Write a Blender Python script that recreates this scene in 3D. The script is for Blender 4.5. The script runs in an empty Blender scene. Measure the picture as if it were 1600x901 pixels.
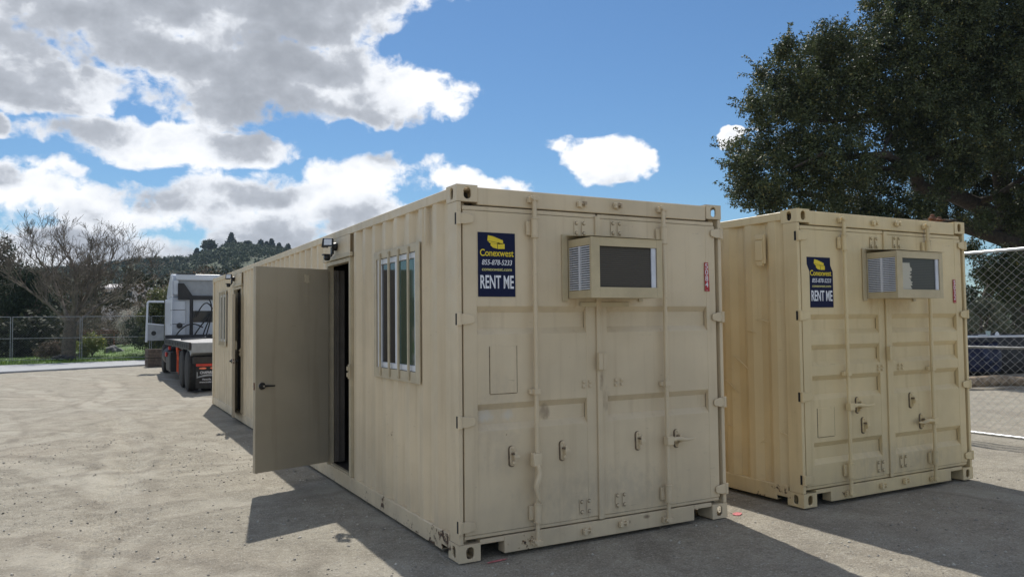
import bpy, bmesh, math, random
import numpy as np
from mathutils import Vector, Matrix, noise
R = math.radians
scene = bpy.context.scene
col = scene.collection
rnd = random.Random(7)
nrs = np.random.RandomState(11)

# ------------------------------------------------------------------ camera
CP = [-2.2062, -4.8254, 1.6346]; FPX = 1203.5; YAW, PIT, ROLL = .4998, .0429, -.0105
CF = Vector((math.sin(YAW)*math.cos(PIT), math.cos(YAW)*math.cos(PIT), math.sin(PIT)))
r0 = CF.cross(Vector((0, 0, 1))).normalized(); u0 = r0.cross(CF)
CR = r0*math.cos(ROLL)+u0*math.sin(ROLL); CU = -r0*math.sin(ROLL)+u0*math.cos(ROLL)
camd = bpy.data.cameras.new('camera'); cam = bpy.data.objects.new('camera', camd); col.objects.link(cam)
M4 = Matrix((CR, CU, -CF)).transposed().to_4x4(); M4.translation = Vector(CP)
cam.matrix_world = M4
camd.sensor_width = 36; camd.lens = FPX/1600*36; camd.clip_start = .05; camd.clip_end = 6000
scene.camera = cam
def ray(px, py): return CF*FPX+CR*(px-800)-CU*(py-450.5)
def at(px, py, depth):                       # world point seen at a photo pixel at a given depth
    return Vector(CP)+ray(px, py)*(depth/FPX)
def gp(px, py, z=0.):                        # on the ground
    d = ray(px, py); return Vector(CP)+d*((z-CP[2])/d.z)
def azel(px, py):
    d = ray(px, py).normalized(); return math.atan2(d.x, d.y), math.asin(d.z)

# ------------------------------------------------------------------ light
SUN = Vector((.41, 1.97, 2.591)).normalized()      # towards the sun
SUN_EL = math.asin(SUN.z); SUN_AZ = math.atan2(SUN.x, SUN.y)
sl = bpy.data.lights.new('sun', 'SUN'); sl.energy = 3.7; sl.angle = R(.55); sl.color = (1, .95, .86)
so = bpy.data.objects.new('sun', sl); so.rotation_euler = SUN.to_track_quat('Z', 'Y').to_euler(); so.location = (0, 0, 30)
col.objects.link(so)
scene.view_settings.view_transform = 'Standard'; scene.view_settings.look = 'None'
scene.view_settings.exposure = 0.29; scene.view_settings.gamma = 1

def build_world():
    w = bpy.data.worlds.new('World'); scene.world = w; w.use_nodes = True
    nt = w.node_tree; N = nt.nodes; L = nt.links; N.clear()
    out = N.new('ShaderNodeOutputWorld'); bg = N.new('ShaderNodeBackground'); L.new(bg.outputs[0], out.inputs[0])
    bg.inputs['Strength'].default_value = .1
    sky = N.new('ShaderNodeTexSky'); sky.sky_type = 'NISHITA'; sky.sun_disc = False
    sky.sun_elevation = SUN_EL; sky.sun_rotation = SUN_AZ; sky.altitude = 50; sky.air_density = 1.1; sky.dust_density = .15; sky.ozone_density = 2.5
    # cloud density group: input azimuth/elevation as a vector
    g = bpy.data.node_groups.new('cloud_density', 'ShaderNodeTree')
    g.interface.new_socket('P', in_out='INPUT', socket_type='NodeSocketVector')
    g.interface.new_socket('D', in_out='OUTPUT', socket_type='NodeSocketFloat'); g.interface.new_socket('S', in_out='OUTPUT', socket_type='NodeSocketFloat')
    GN, GL = g.nodes, g.links
    gi = GN.new('NodeGroupInput'); go = GN.new('NodeGroupOutput')
    def m(op, a, b=None, c=None):
        n = GN.new('ShaderNodeMath'); n.operation = op
        for i, v in enumerate((a, b, c)):
            if v is None: continue
            if isinstance(v, (int, float)): n.inputs[i].default_value = v
            else: GL.new(v, n.inputs[i])
        return n.outputs[0]
    def nz(vec, scale, detail, rough=.55, dist=0., off=(0, 0, 0), sc=(1, 1, 1), colr=False):
        mp = GN.new('ShaderNodeMapping'); mp.inputs['Location'].default_value = off; mp.inputs['Scale'].default_value = sc
        GL.new(vec, mp.inputs['Vector'])
        n = GN.new('ShaderNodeTexNoise'); n.inputs['Scale'].default_value = scale; n.inputs['Detail'].default_value = detail
        n.inputs['Roughness'].default_value = rough; n.inputs['Distortion'].default_value = dist
        GL.new(mp.outputs[0], n.inputs['Vector'])
        return n.outputs['Color'] if colr else n.outputs['Fac']
    P = gi.outputs[0]
    warp = nz(P, 9, 4, colr=True, sc=(1, 1.3, 1))
    va = GN.new('ShaderNodeVectorMath'); va.operation = 'SUBTRACT'; GL.new(warp, va.inputs[0]); va.inputs[1].default_value = (.5, .5, .5)
    vb = GN.new('ShaderNodeVectorMath'); vb.operation = 'MULTIPLY_ADD'; GL.new(va.outputs[0], vb.inputs[0]); vb.inputs[1].default_value = (.13, .08, 0); GL.new(P, vb.inputs[2])
    sp = GN.new('ShaderNodeSeparateXYZ'); GL.new(vb.outputs[0], sp.inputs[0])
    X, Y = sp.outputs[0], sp.outputs[1]
    blobs = [(120, -5, 420, 85), (-160, 0, 300, 95), (470, 0, 220, 66), (250, -120, 600, 90), (300, 100, 200, 42), (560, 150, 190, 48), (430, 125, 260, 75),
             (60, 125, 170, 50), (230, 220, 180, 46), (360, 225, 110, 32), (-10, 190, 42, 30),
             (560, 285, 145, 40), (420, 300, 170, 40), (60, 295, 120, 40), (240, 330, 260, 46), (500, 345, 230, 44), (740, 285, 78, 30),
             (80, 390, 300, 50), (420, 400, 320, 44), (958, 238, 84, 36), (1158, 210, 26, 14), (-330, 260, 260, 120)]
    acc = None
    for (px, py, rx, ry) in blobs:
        amp = 1. if (py < 200 and px < 700) or px > 900 else (.62 if py > 280 else .8)
        a, e = azel(px, py); a2, _ = azel(px+rx*.5, py); a1, _ = azel(px-rx*.5, py); _, e1 = azel(px, py-ry*.5); _, e2 = azel(px, py+ry*.5)
        sa = abs(a2-a1); se = abs(e1-e2)
        dx = m('MULTIPLY', m('SUBTRACT', X, a), 1/sa); dy = m('MULTIPLY', m('SUBTRACT', Y, e), 1/se)
        d = m('SUBTRACT', 1., m('ADD', m('MULTIPLY', dx, dx), m('MULTIPLY', dy, dy)))
        d = m('MULTIPLY', m('MAXIMUM', d, -1.5), amp)
        acc = d if acc is None else m('SMOOTH_MAX', acc, d, .25)
    # unseen cumulus round the rest of the sky, cover raised to brighten shaded fronts
    gen = m('MULTIPLY_ADD', nz(P, 3.2, 3, .5, off=(3.7, 1.9, 0), sc=(1, 2.2, 1)), 5.5, -2.72)
    azr = m('ABSOLUTE', m('SUBTRACT', X, .42))
    gate = GN.new('ShaderNodeMapRange'); gate.inputs['From Min'].default_value = .75; gate.inputs['From Max'].default_value = 1.05
    gate.inputs['To Min'].default_value = -3.; gate.inputs['To Max'].default_value = 0.
    GL.new(azr, gate.inputs['Value'])
    gate2 = m('MULTIPLY', m('SUBTRACT', m('MAXIMUM', Y, .45), .45), 6.)
    gate2 = m('ADD', gate.outputs[0], gate2); gate2 = m('MINIMUM', gate2, 0.)
    acc = m('SMOOTH_MAX', acc, m('ADD', gen, gate2), .2)
    fb = nz(P, 11, 9, .56, .25, sc=(1, 1.25, 1)); fb2 = nz(P, 34, 7, .6, .3, off=(1, 5, 0), sc=(1, 1.2, 1))
    t = m('ADD', m('MULTIPLY', m('SUBTRACT', fb, .5), 2.7), m('MULTIPLY', m('SUBTRACT', fb2, .5), 1.6))
    acc = m('MULTIPLY_ADD', acc, 1.25, .12)
    GL.new(m('SUBTRACT', m('ADD', acc, t), .12), go.inputs[0])
    lo_ = nz(P, 7, 2, .5, .2, off=(2, 3, 0), sc=(1, 1.6, 1))
    GL.new(m('ADD', m('MULTIPLY', m('MINIMUM', acc, 1.15), 1.), m('ADD', m('MULTIPLY', m('SUBTRACT', lo_, .5), 1.5), m('ADD', m('MULTIPLY', m('SUBTRACT', fb, .5), 1.3), m('MULTIPLY', m('SUBTRACT', fb2, .5), 1.0)))), go.inputs[1])
    # main tree
    def mm(op, a, b=None, c=None, clamp=False):
        n = N.new('ShaderNodeMath'); n.operation = op; n.use_clamp = clamp
        for i, v in enumerate((a, b, c)):
            if v is None: continue
            if isinstance(v, (int, float)): n.inputs[i].default_value = v
            else: L.new(v, n.inputs[i])
        return n.outputs[0]
    tc = N.new('ShaderNodeTexCoord'); s = N.new('ShaderNodeSeparateXYZ'); L.new(tc.outputs['Generated'], s.inputs[0])
    az = mm('ARCTAN2', s.outputs[0], s.outputs[1]); el = mm('ARCSINE', s.outputs[2])
    def dens(da, de):
        c = N.new('ShaderNodeCombineXYZ'); L.new(mm('ADD', az, da), c.inputs[0]); L.new(mm('ADD', el, de), c.inputs[1])
        n = N.new('ShaderNodeGroup'); n.node_tree = g; L.new(c.outputs[0], n.inputs[0]); return n.outputs
    o0 = dens(0, 0); d0, s0 = o0[0], o0[1]; s1 = dens(-.015, .050)[1]
    def mr(v, a, b, c, d, smooth=True):
        n = N.new('ShaderNodeMapRange'); n.interpolation_type = 'SMOOTHSTEP' if smooth else 'LINEAR'
        for k, x in zip(('From Min', 'From Max', 'To Min', 'To Max'), (a, b, c, d)): n.inputs[k].default_value = x
        L.new(v, n.inputs['Value']); return n.outputs[0]
    alpha = mr(d0, -.08, .50, 0, 1)
    thick = mr(mm('ADD', mm('MULTIPLY', d0, .15), mm('ADD', mm('MULTIPLY', s0, .35), mm('MULTIPLY', s1, .50))), .16, 1.42, 0, 1)
    cr = N.new('ShaderNodeValToRGB'); e = cr.color_ramp.elements
    e[0].position = 0; e[0].color = (.97, .98, 1, 1); e[1].position = 1; e[1].color = (.33, .355, .40, 1)
    x = e.new(.32); x.color = (.78, .81, .86, 1); x = e.new(.6); x.color = (.46, .49, .545, 1)
    L.new(thick, cr.inputs[0])
    sc = N.new('ShaderNodeVectorMath'); sc.operation = 'SCALE'; L.new(cr.outputs[0], sc.inputs[0]); sc.inputs['Scale'].default_value = CLOUD
    mx = N.new('ShaderNodeMix'); mx.data_type = 'RGBA'; L.new(mm('MULTIPLY', alpha, mr(el, 0., .03, 0., 1.)), mx.inputs['Factor'])
    tint = N.new('ShaderNodeMix'); tint.data_type = 'RGBA'; tint.blend_type = 'MULTIPLY'; tint.inputs['Factor'].default_value = 1
    L.new(sky.outputs[0], tint.inputs['A']); tint.inputs['B'].default_value = SKYT
    L.new(tint.outputs['Result'], mx.inputs['A']); L.new(sc.outputs[0], mx.inputs['B'])
    L.new(mx.outputs['Result'], bg.inputs['Color'])
CLOUD = 9.2; SKYT = (.46, .62, .75, 1)
build_world()

# ------------------------------------------------------------------ materials
class Mat:
    def __init__(s, name):
        s.m = bpy.data.materials.new(name); s.m.use_nodes = True; nt = s.m.node_tree; s.N = nt.nodes; s.L = nt.links
        s.b = s.N['Principled BSDF']; s.out = s.N['Material Output']
        s.tc = s.N.new('ShaderNodeTexCoord'); s.pos = s.tc.outputs['Object']
    def math(s, op, a, b=None, c=None, clamp=False):
        n = s.N.new('ShaderNodeMath'); n.operation = op; n.use_clamp = clamp
        for i, v in enumerate((a, b, c)):
            if v is None: continue
            if isinstance(v, (int, float)): n.inputs[i].default_value = v
            else: s.L.new(v, n.inputs[i])
        return n.outputs[0]
    def noise(s, scale, detail=4, rough=.55, sc=(1, 1, 1), dist=0., vec=None):
        mp = s.N.new('ShaderNodeMapping'); mp.inputs['Scale'].default_value = sc; s.L.new(vec or s.pos, mp.inputs['Vector'])
        n = s.N.new('ShaderNodeTexNoise'); n.inputs['Scale'].default_value = scale; n.inputs['Detail'].default_value = detail
        n.inputs['Roughness'].default_value = rough; n.inputs['Distortion'].default_value = dist
        s.L.new(mp.outputs[0], n.inputs['Vector']); return n.outputs['Fac']
    def mr(s, v, a, b, c=0., d=1., smooth=True):
        n = s.N.new('ShaderNodeMapRange'); n.interpolation_type = 'SMOOTHSTEP' if smooth else 'LINEAR'
        for k, x in zip(('From Min', 'From Max', 'To Min', 'To Max'), (a, b, c, d)): n.inputs[k].default_value = x
        s.L.new(v, n.inputs['Value']); return n.outputs[0]
    def mix(s, f, a, b, mode='MIX'):
        n = s.N.new('ShaderNodeMix'); n.data_type = 'RGBA'; n.blend_type = mode
        if isinstance(f, (int, float)): n.inputs['Factor'].default_value = f
        else: s.L.new(f, n.inputs['Factor'])
        for k, v in (('A', a), ('B', b)):
            if isinstance(v, tuple): n.inputs[k].default_value = (*v[:3], 1)
            else: s.L.new(v, n.inputs[k])
        return n.outputs['Result']
    def base(s, c):
        if isinstance(c, tuple): s.b.inputs['Base Color'].default_value = (*c[:3], 1)
        else: s.L.new(c, s.b.inputs['Base Color'])
    def rough(s, r):
        if isinstance(r, (int, float)): s.b.inputs['Roughness'].default_value = r
        else: s.L.new(r, s.b.inputs['Roughness'])
    def bump(s, h, strength=.5, dist=.01):
        n = s.N.new('ShaderNodeBump'); n.inputs['Strength'].default_value = strength; n.inputs['Distance'].default_value = dist
        s.L.new(h, n.inputs['Height'])
        s.L.new(n.outputs[0], s.b.inputs['Normal']); return n
    def sep(s, v=None):
        n = s.N.new('ShaderNodeSeparateXYZ'); s.L.new(v or s.pos, n.inputs[0]); return n.outputs

def simple(name, c, rough=.6, var=.15, scale=6, bump=0., metal=0., c2=None, spec=None):
    k = Mat(name); n = k.noise(scale, 5)
    lo = c2 or tuple(x*(1-var) for x in c); hi = c if c2 else tuple(min(1, x*(1+var)) for x in c)
    k.base(k.mix(k.mr(n, .3, .7), lo, hi)); k.rough(rough); k.b.inputs['Metallic'].default_value = metal
    if spec is not None: k.b.inputs['Specular IOR Level'].default_value = spec
    if bump: k.bump(k.noise(scale*6, 5), .5, bump)
    return k.m

def paint(name, c, rust=.5, wavy=.004, spots=()):
    k = Mat(name); x, y, z = k.sep()
    big = k.noise(1.3, 4); fine = k.noise(60, 3); streak = k.noise(1., 5, .6, sc=(14, 14, .7))
    cc = k.mix(k.mr(big, .3, .7), tuple(v*.90 for v in c), tuple(v*1.06 for v in c))
    cc = k.mix(k.math('MULTIPLY', k.mr(streak, .50, .75), .28), cc, (c[0]*.62, c[1]*.56, c[2]*.48))
    # dusty splash from the ground
    dust = k.math('MULTIPLY', k.mr(z, .75, .0), k.mr(k.noise(4, 5), .3, .75)); cc = k.mix(k.math('MULTIPLY', dust, .38), cc, (.40, .33, .25))
    # patches touched up in a slightly different paint
    pt = k.noise(.9, 1, .3, sc=(1, 1, 1.6)); cc = k.mix(k.math('MULTIPLY', k.mr(pt, .56, .585), .10), cc, (c[0]*.8, c[1]*.78, c[2]*.72))
    # rust chips, more near the bottom rails
    r1 = k.noise(22, 6, .62); r2 = k.noise(3.1, 3, .5)
    low = k.mr(z, .24, .02, 0., .07)
    low = k.math('ADD', low, k.math('MULTIPLY', k.math('MULTIPLY', k.mr(y, 3.0, .3), k.mr(z, .165, .150)), k.mr(x, .04, .01, 0., .16*rust)))
    msk = k.math('ADD', k.math('ADD', k.math('MULTIPLY', r1, .55), k.math('MULTIPLY', r2, .55)), low)
    t = .795-.06*rust
    rm = k.mr(msk, t, t+.012); cc = k.mix(rm, cc, k.mix(k.mr(fine, .4, .6), (.10, .045, .022), (.045, .03, .024)))
    ring = k.math('SUBTRACT', k.mr(msk, t-.03, t), rm, clamp=True); cc = k.mix(k.math('MULTIPLY', ring, .45), cc, (.30, .19, .10))
    # scratches
    s1 = k.noise(5, 2, .5, sc=(3, 3, 30), dist=1.2); cc = k.mix(k.math('MULTIPLY', k.mr(s1, .735, .75), .5), cc, (.20, .15, .10))
    for (sx, sz, rx, rz_, colr, amt) in spots:        # smudges and stains on the door end
        a = k.math('MULTIPLY', k.math('SUBTRACT', x, sx), 1/rx); b = k.math('MULTIPLY', k.math('SUBTRACT', z, sz), 1/rz_)
        d = k.math('SUBTRACT', 1., k.math('ADD', k.math('MULTIPLY', a, a), k.math('MULTIPLY', b, b)))
        d = k.math('ADD', d, k.math('MULTIPLY', k.math('SUBTRACT', k.noise(14, 5, .65, sc=(1, 1, .6)), .5), 2.6))
        d = k.math('MULTIPLY', k.math('MULTIPLY', k.mr(d, .15, 1.3), k.mr(y, .3, .1)), amt); cc = k.mix(d, cc, colr)
    k.base(cc); k.rough(k.mr(k.noise(9, 3), .3, .7, .38, .58))
    h = k.math('ADD', k.math('MULTIPLY', k.noise(2.2, 2), 1.), k.math('MULTIPLY', fine, .03)); h = k.math('SUBTRACT', h, k.math('MULTIPLY', rm, .08))
    k.bump(h, .6, wavy*6)
    return k.m

M = {}
TA = (.68, .565, .39); TB = (.72, .58, .335)
PALE, BRN, ORG = (.70, .68, .62), (.17, .11, .07), (.50, .33, .15)
M['tan_a'] = paint('tan_container_paint', TA, .6, spots=[(.24, .97, .09, .06, PALE, .8), (.40, .97, .07, .05, PALE, .7), (.70, .98, .07, .08, BRN, .6), (1.19, 1.18, .03, .10, BRN, .7), (1.24, 1.05, .05, .13, BRN, .4), (1.22, 1.74, .30, .10, ORG, .35), (.93, 1.78, .06, .12, ORG, .35), (1.04, 2.52, .05, .03, BRN, .6), (1.37, 2.52, .04, .03, BRN, .5), (1.60, .11, .05, .02, BRN, .8), (1.43, .09, .03, .02, BRN, .8), (.10, 2.45, .10, .012, BRN, .6), (1.2, .35, .9, .25, (.36, .31, .24), .35), (.3, .9, .25, .5, (.40, .34, .27), .3)]); M['tan_b'] = paint('warm_tan_container_paint', TB, .4, spots=[(1.6, .63, .10, .05, BRN, .35), (.66, .80, .10, .06, BRN, .3), (1.35, 1.72, .30, .10, ORG, .3), (.95, 1.76, .06, .12, ORG, .3), (.58, 2.36, .03, .12, BRN, .45), (1.79, 2.40, .03, .16, BRN, .5), (1.0, 2.30, .12, .10, BRN, .3), (1.3, .3, .9, .22, (.36, .31, .24), .35)])
M['door_tan'] = paint('smooth_tan_door_paint', (.43, .37, .27), -1.2, .0015)
M['frame_tan'] = simple('tan_trim_paint', (.52, .445, .31), .5, .08, 8, .001)
M['ac_tan'] = simple('ochre_tan_trim_paint', (.52, .435, .275), .5, .10, 5, .001)
M['dark'] = simple('dark_interior', (.012, .012, .014), .8)
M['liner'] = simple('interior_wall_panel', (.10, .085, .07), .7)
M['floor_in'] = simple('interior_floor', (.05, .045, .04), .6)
M['rubber'] = simple('black_rubber', (.02, .02, .021), .75, .3, 12, .002)
M['white_vinyl'] = simple('white_window_frame', (.74, .76, .80), .35, .04)
M['white_slat'] = simple('white_louvre_metal', (.62, .65, .72), .45, .08)
M['coil'] = simple('grey_coil', (.16, .17, .19), .5, .3, 30)
M['rust'] = simple('rusty_iron', (.13, .055, .03), .85, .5, 20, .003)
M['black_plastic'] = simple('black_plastic', (.012, .012, .014), .38, .1)
M['chrome'] = simple('dull_chrome', (.55, .55, .56), .22, .05, 6, metal=1)
M['lamp'] = simple('floodlight_lens', (.70, .73, .78), .15, .03)
M['navy'] = simple('navy_sticker', (.003, .008, .045), .6, .08, 3, spec=.25)
M['yellow'] = simple('yellow_print', (.80, .62, .02), .4, .03)
M['sand_yellow'] = simple('pale_yellow_print', (.62, .58, .22), .4, .03)
M['white_print'] = simple('white_print', (.78, .80, .86), .4, .03)
M['red_sticker'] = simple('red_sticker', (.42, .02, .025), .4, .05)
M['galv'] = simple('galvanised_steel', (.52, .54, .56), .38, .12, 14, metal=.75)
M['galv_dull'] = simple('dull_galvanised_steel', (.26, .27, .28), .6, .2, 14, metal=.3)
M['outline_dark'] = simple('gap_shade_and_weld_brown', (.17, .13, .09), .9, .4, 30)  # dark brown painted as gap shade round fittings, also used for weld lines
M['truck_white'] = simple('white_truck_paint', (.62, .66, .72), .3, .05, 3)
M['truck_black'] = simple('black_steel', (.018, .018, .02), .5, .3, 8, .003)
M['deck'] = simple('worn_steel_deck', (.25, .25, .255), .5, .3, 5, .003, .3)
M['truck_grey'] = simple('grey_panel', (.30, .32, .34), .5, .1)
M['red'] = simple('red_reflector', (.50, .03, .02), .35)
M['orange_lamp'] = simple('lit_tail_lens', (.85, .22, .12), .3)
M['orange'] = simple('orange_strap', (.60, .08, .02), .6, .2)
M['tyre'] = simple('tyre_rubber', (.028, .027, .026), .85, .3, 10, .004)
M['concrete'] = simple('pale_concrete', (.33, .34, .355), .85, .08, 3, .003)
M['rock'] = simple('grey_rock', (.13, .13, .135), .9, .5, 3, .03)
M['crate'] = simple('brown_weathered_wood', (.10, .075, .06), .85, .35, 8, .004)
M['pink'] = simple('pink_marking_paint', (.50, .16, .17), .85, .3, 40)
M['blue'] = simple('blue_tarpaulin', (.004, .010, .045), .5, .3, 4, .01)
M['table_white'] = simple('white_table_plastic', (.75, .76, .78), .4, .04)
M['clear_cup'] = simple('pale_green_plastic', (.45, .55, .52), .3, .05)
M['log'] = simple('dry_log_bark', (.26, .20, .14), .9, .4, 10, .01)
M['redwood'] = simple('red_brown_rail', (.24, .075, .045), .8, .3, 4)
M['wall_far'] = simple('pale_far_wall', (.50, .47, .45), .8, .1, 1)
M['roof_far'] = simple('pale_far_roof', (.55, .52, .52), .7, .1, 1)
M['far_glass'] = simple('dark_far_window', (.03, .035, .04), .2)

def glass(name, c, rough=.06):
    k = Mat(name); k.base(k.mix(k.mr(k.noise(5, 3), .3, .7), tuple(v*.8 for v in c), c)); k.rough(rough); k.b.inputs['Specular IOR Level'].default_value = .8; return k.m
M['pane_dark'] = glass('dark_window_glass', (.012, .015, .026)); M['pane_green'] = glass('green_window_glass', (.020, .060, .036)); M['ac_glass'] = glass('brown_ac_mesh', (.045, .038, .028), .25)
k = Mat('clear_cab_glass'); k.base((.75, .8, .8)); k.rough(.02); k.b.inputs['Transmission Weight'].default_value = 1; k.b.inputs['IOR'].default_value = 1.02; M['cab_glass'] = k.m
k = Mat('brown_condenser_mesh'); x, y, z = k.sep(); ln = k.math('SINE', k.math('MULTIPLY', z, 420.))
k.base(k.mix(k.mr(ln, -.4, .8), (.030, .025, .018), (.085, .074, .055))); k.rough(.4); k.bump(ln, .4, .003); M['ac_mesh'] = k.m
k = Mat('greenish_condenser_mesh'); x, y, z = k.sep(); ln = k.math('SINE', k.math('MULTIPLY', z, 420.))
bs = k.mix(k.mr(ln, -.4, .8), (.030, .032, .026), (.06, .062, .05))
pale_patch = k.math('ADD', k.math('MULTIPLY', k.noise(16, 4, .6, sc=(1, 1, 3)), .16), x); pale_patch = k.mr(pale_patch, 1.195, 1.188)  # ragged pale patch over the left part of the mesh
pz = k.math('MULTIPLY', k.mr(z, 1.865, 1.875), k.mr(z, 2.125, 2.115))
k.base(k.mix(k.math('MULTIPLY', pale_patch, pz), bs, (.50, .47, .38))); k.rough(.4); M['ac_mesh_b'] = k.m

def foliage(name, dark, light, trans=.25, rough=.5, big=.35, hi=True):
    k = Mat(name); geo = k.N.new('ShaderNodeNewGeometry')
    n = k.noise(big, 4, .6); f = k.math('ADD', k.math('MULTIPLY', geo.outputs['Random Per Island'], .55), k.math('MULTIPLY', k.mr(n, .3, .7), .45))
    c = k.mix(f, dark, light)
    if hi: c = k.mix(k.mr(geo.outputs['Random Per Island'], .93, .97), c, (light[0]*1.7, light[1]*1.25, light[2]*1.1))
    k.base(c); k.rough(rough)
    tr = k.N.new('ShaderNodeBsdfTranslucent'); k.L.new(c, tr.inputs['Color']); ms = k.N.new('ShaderNodeMixShader'); ms.inputs[0].default_value = trans
    k.L.new(k.b.outputs[0], ms.inputs[1]); k.L.new(tr.outputs[0], ms.inputs[2]); k.L.new(ms.outputs[0], k.out.inputs[0]); return k.m
M['oak'] = foliage('oak_leaves', (.016, .028, .012), (.125, .155, .058), .26, .55, 1.1)
M['ever'] = foliage('dark_evergreen_leaves', (.018, .035, .018), (.05, .075, .032), .1, .8, .4, False)
M['ivy'] = foliage('dull_ivy_leaves', (.020, .026, .014), (.06, .066, .034), .15, .8, .5, False)
M['olive'] = foliage('olive_green_leaves', (.06, .075, .025), (.17, .19, .07), .3, .55, 1.)
M['lime'] = foliage('yellow_green_leaves', (.10, .14, .03), (.30, .34, .07), .35, .5, 1.)
M['pale_leaf'] = foliage('grey_green_leaves', (.09, .11, .07), (.22, .24, .16), .2, .6, 1.)
M['blossom'] = foliage('white_blossom', (.30, .29, .25), (.70, .68, .62), .2, .7, 1.)
M['brown_leaf'] = foliage('dry_brown_leaves', (.06, .045, .03), (.17, .13, .085), .2, .7, .8)
M['hillwood'] = foliage('hill_tree_leaves', (.026, .045, .028), (.078, .108, .056), .05, .9, .03, False)
M['conifer'] = foliage('conifer_needles', (.022, .040, .030), (.055, .08, .055), .05, .9, .2, False)
M['grass'] = foliage('grass_blades', (.06, .11, .02), (.19, .30, .05), .35, .6, .7)
M['grassg'] = simple('grass_ground', (.09, .16, .035), .9, .4, 2, .02)
M['hill'] = simple('hill_ground', (.045, .065, .03), .9, .4, .05, 0)
M['bark'] = simple('grey_brown_bark', (.115, .092, .072), .9, .35, 9, .012)
M['oakbark'] = simple('oak_bark', (.055, .044, .034), .9, .4, 7, .02)
M['twig'] = simple('pale_twig', (.16, .135, .11), .9, .4, 3)
M['brush'] = simple('brown_twig', (.15, .12, .09), .9, .5, 2)

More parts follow.
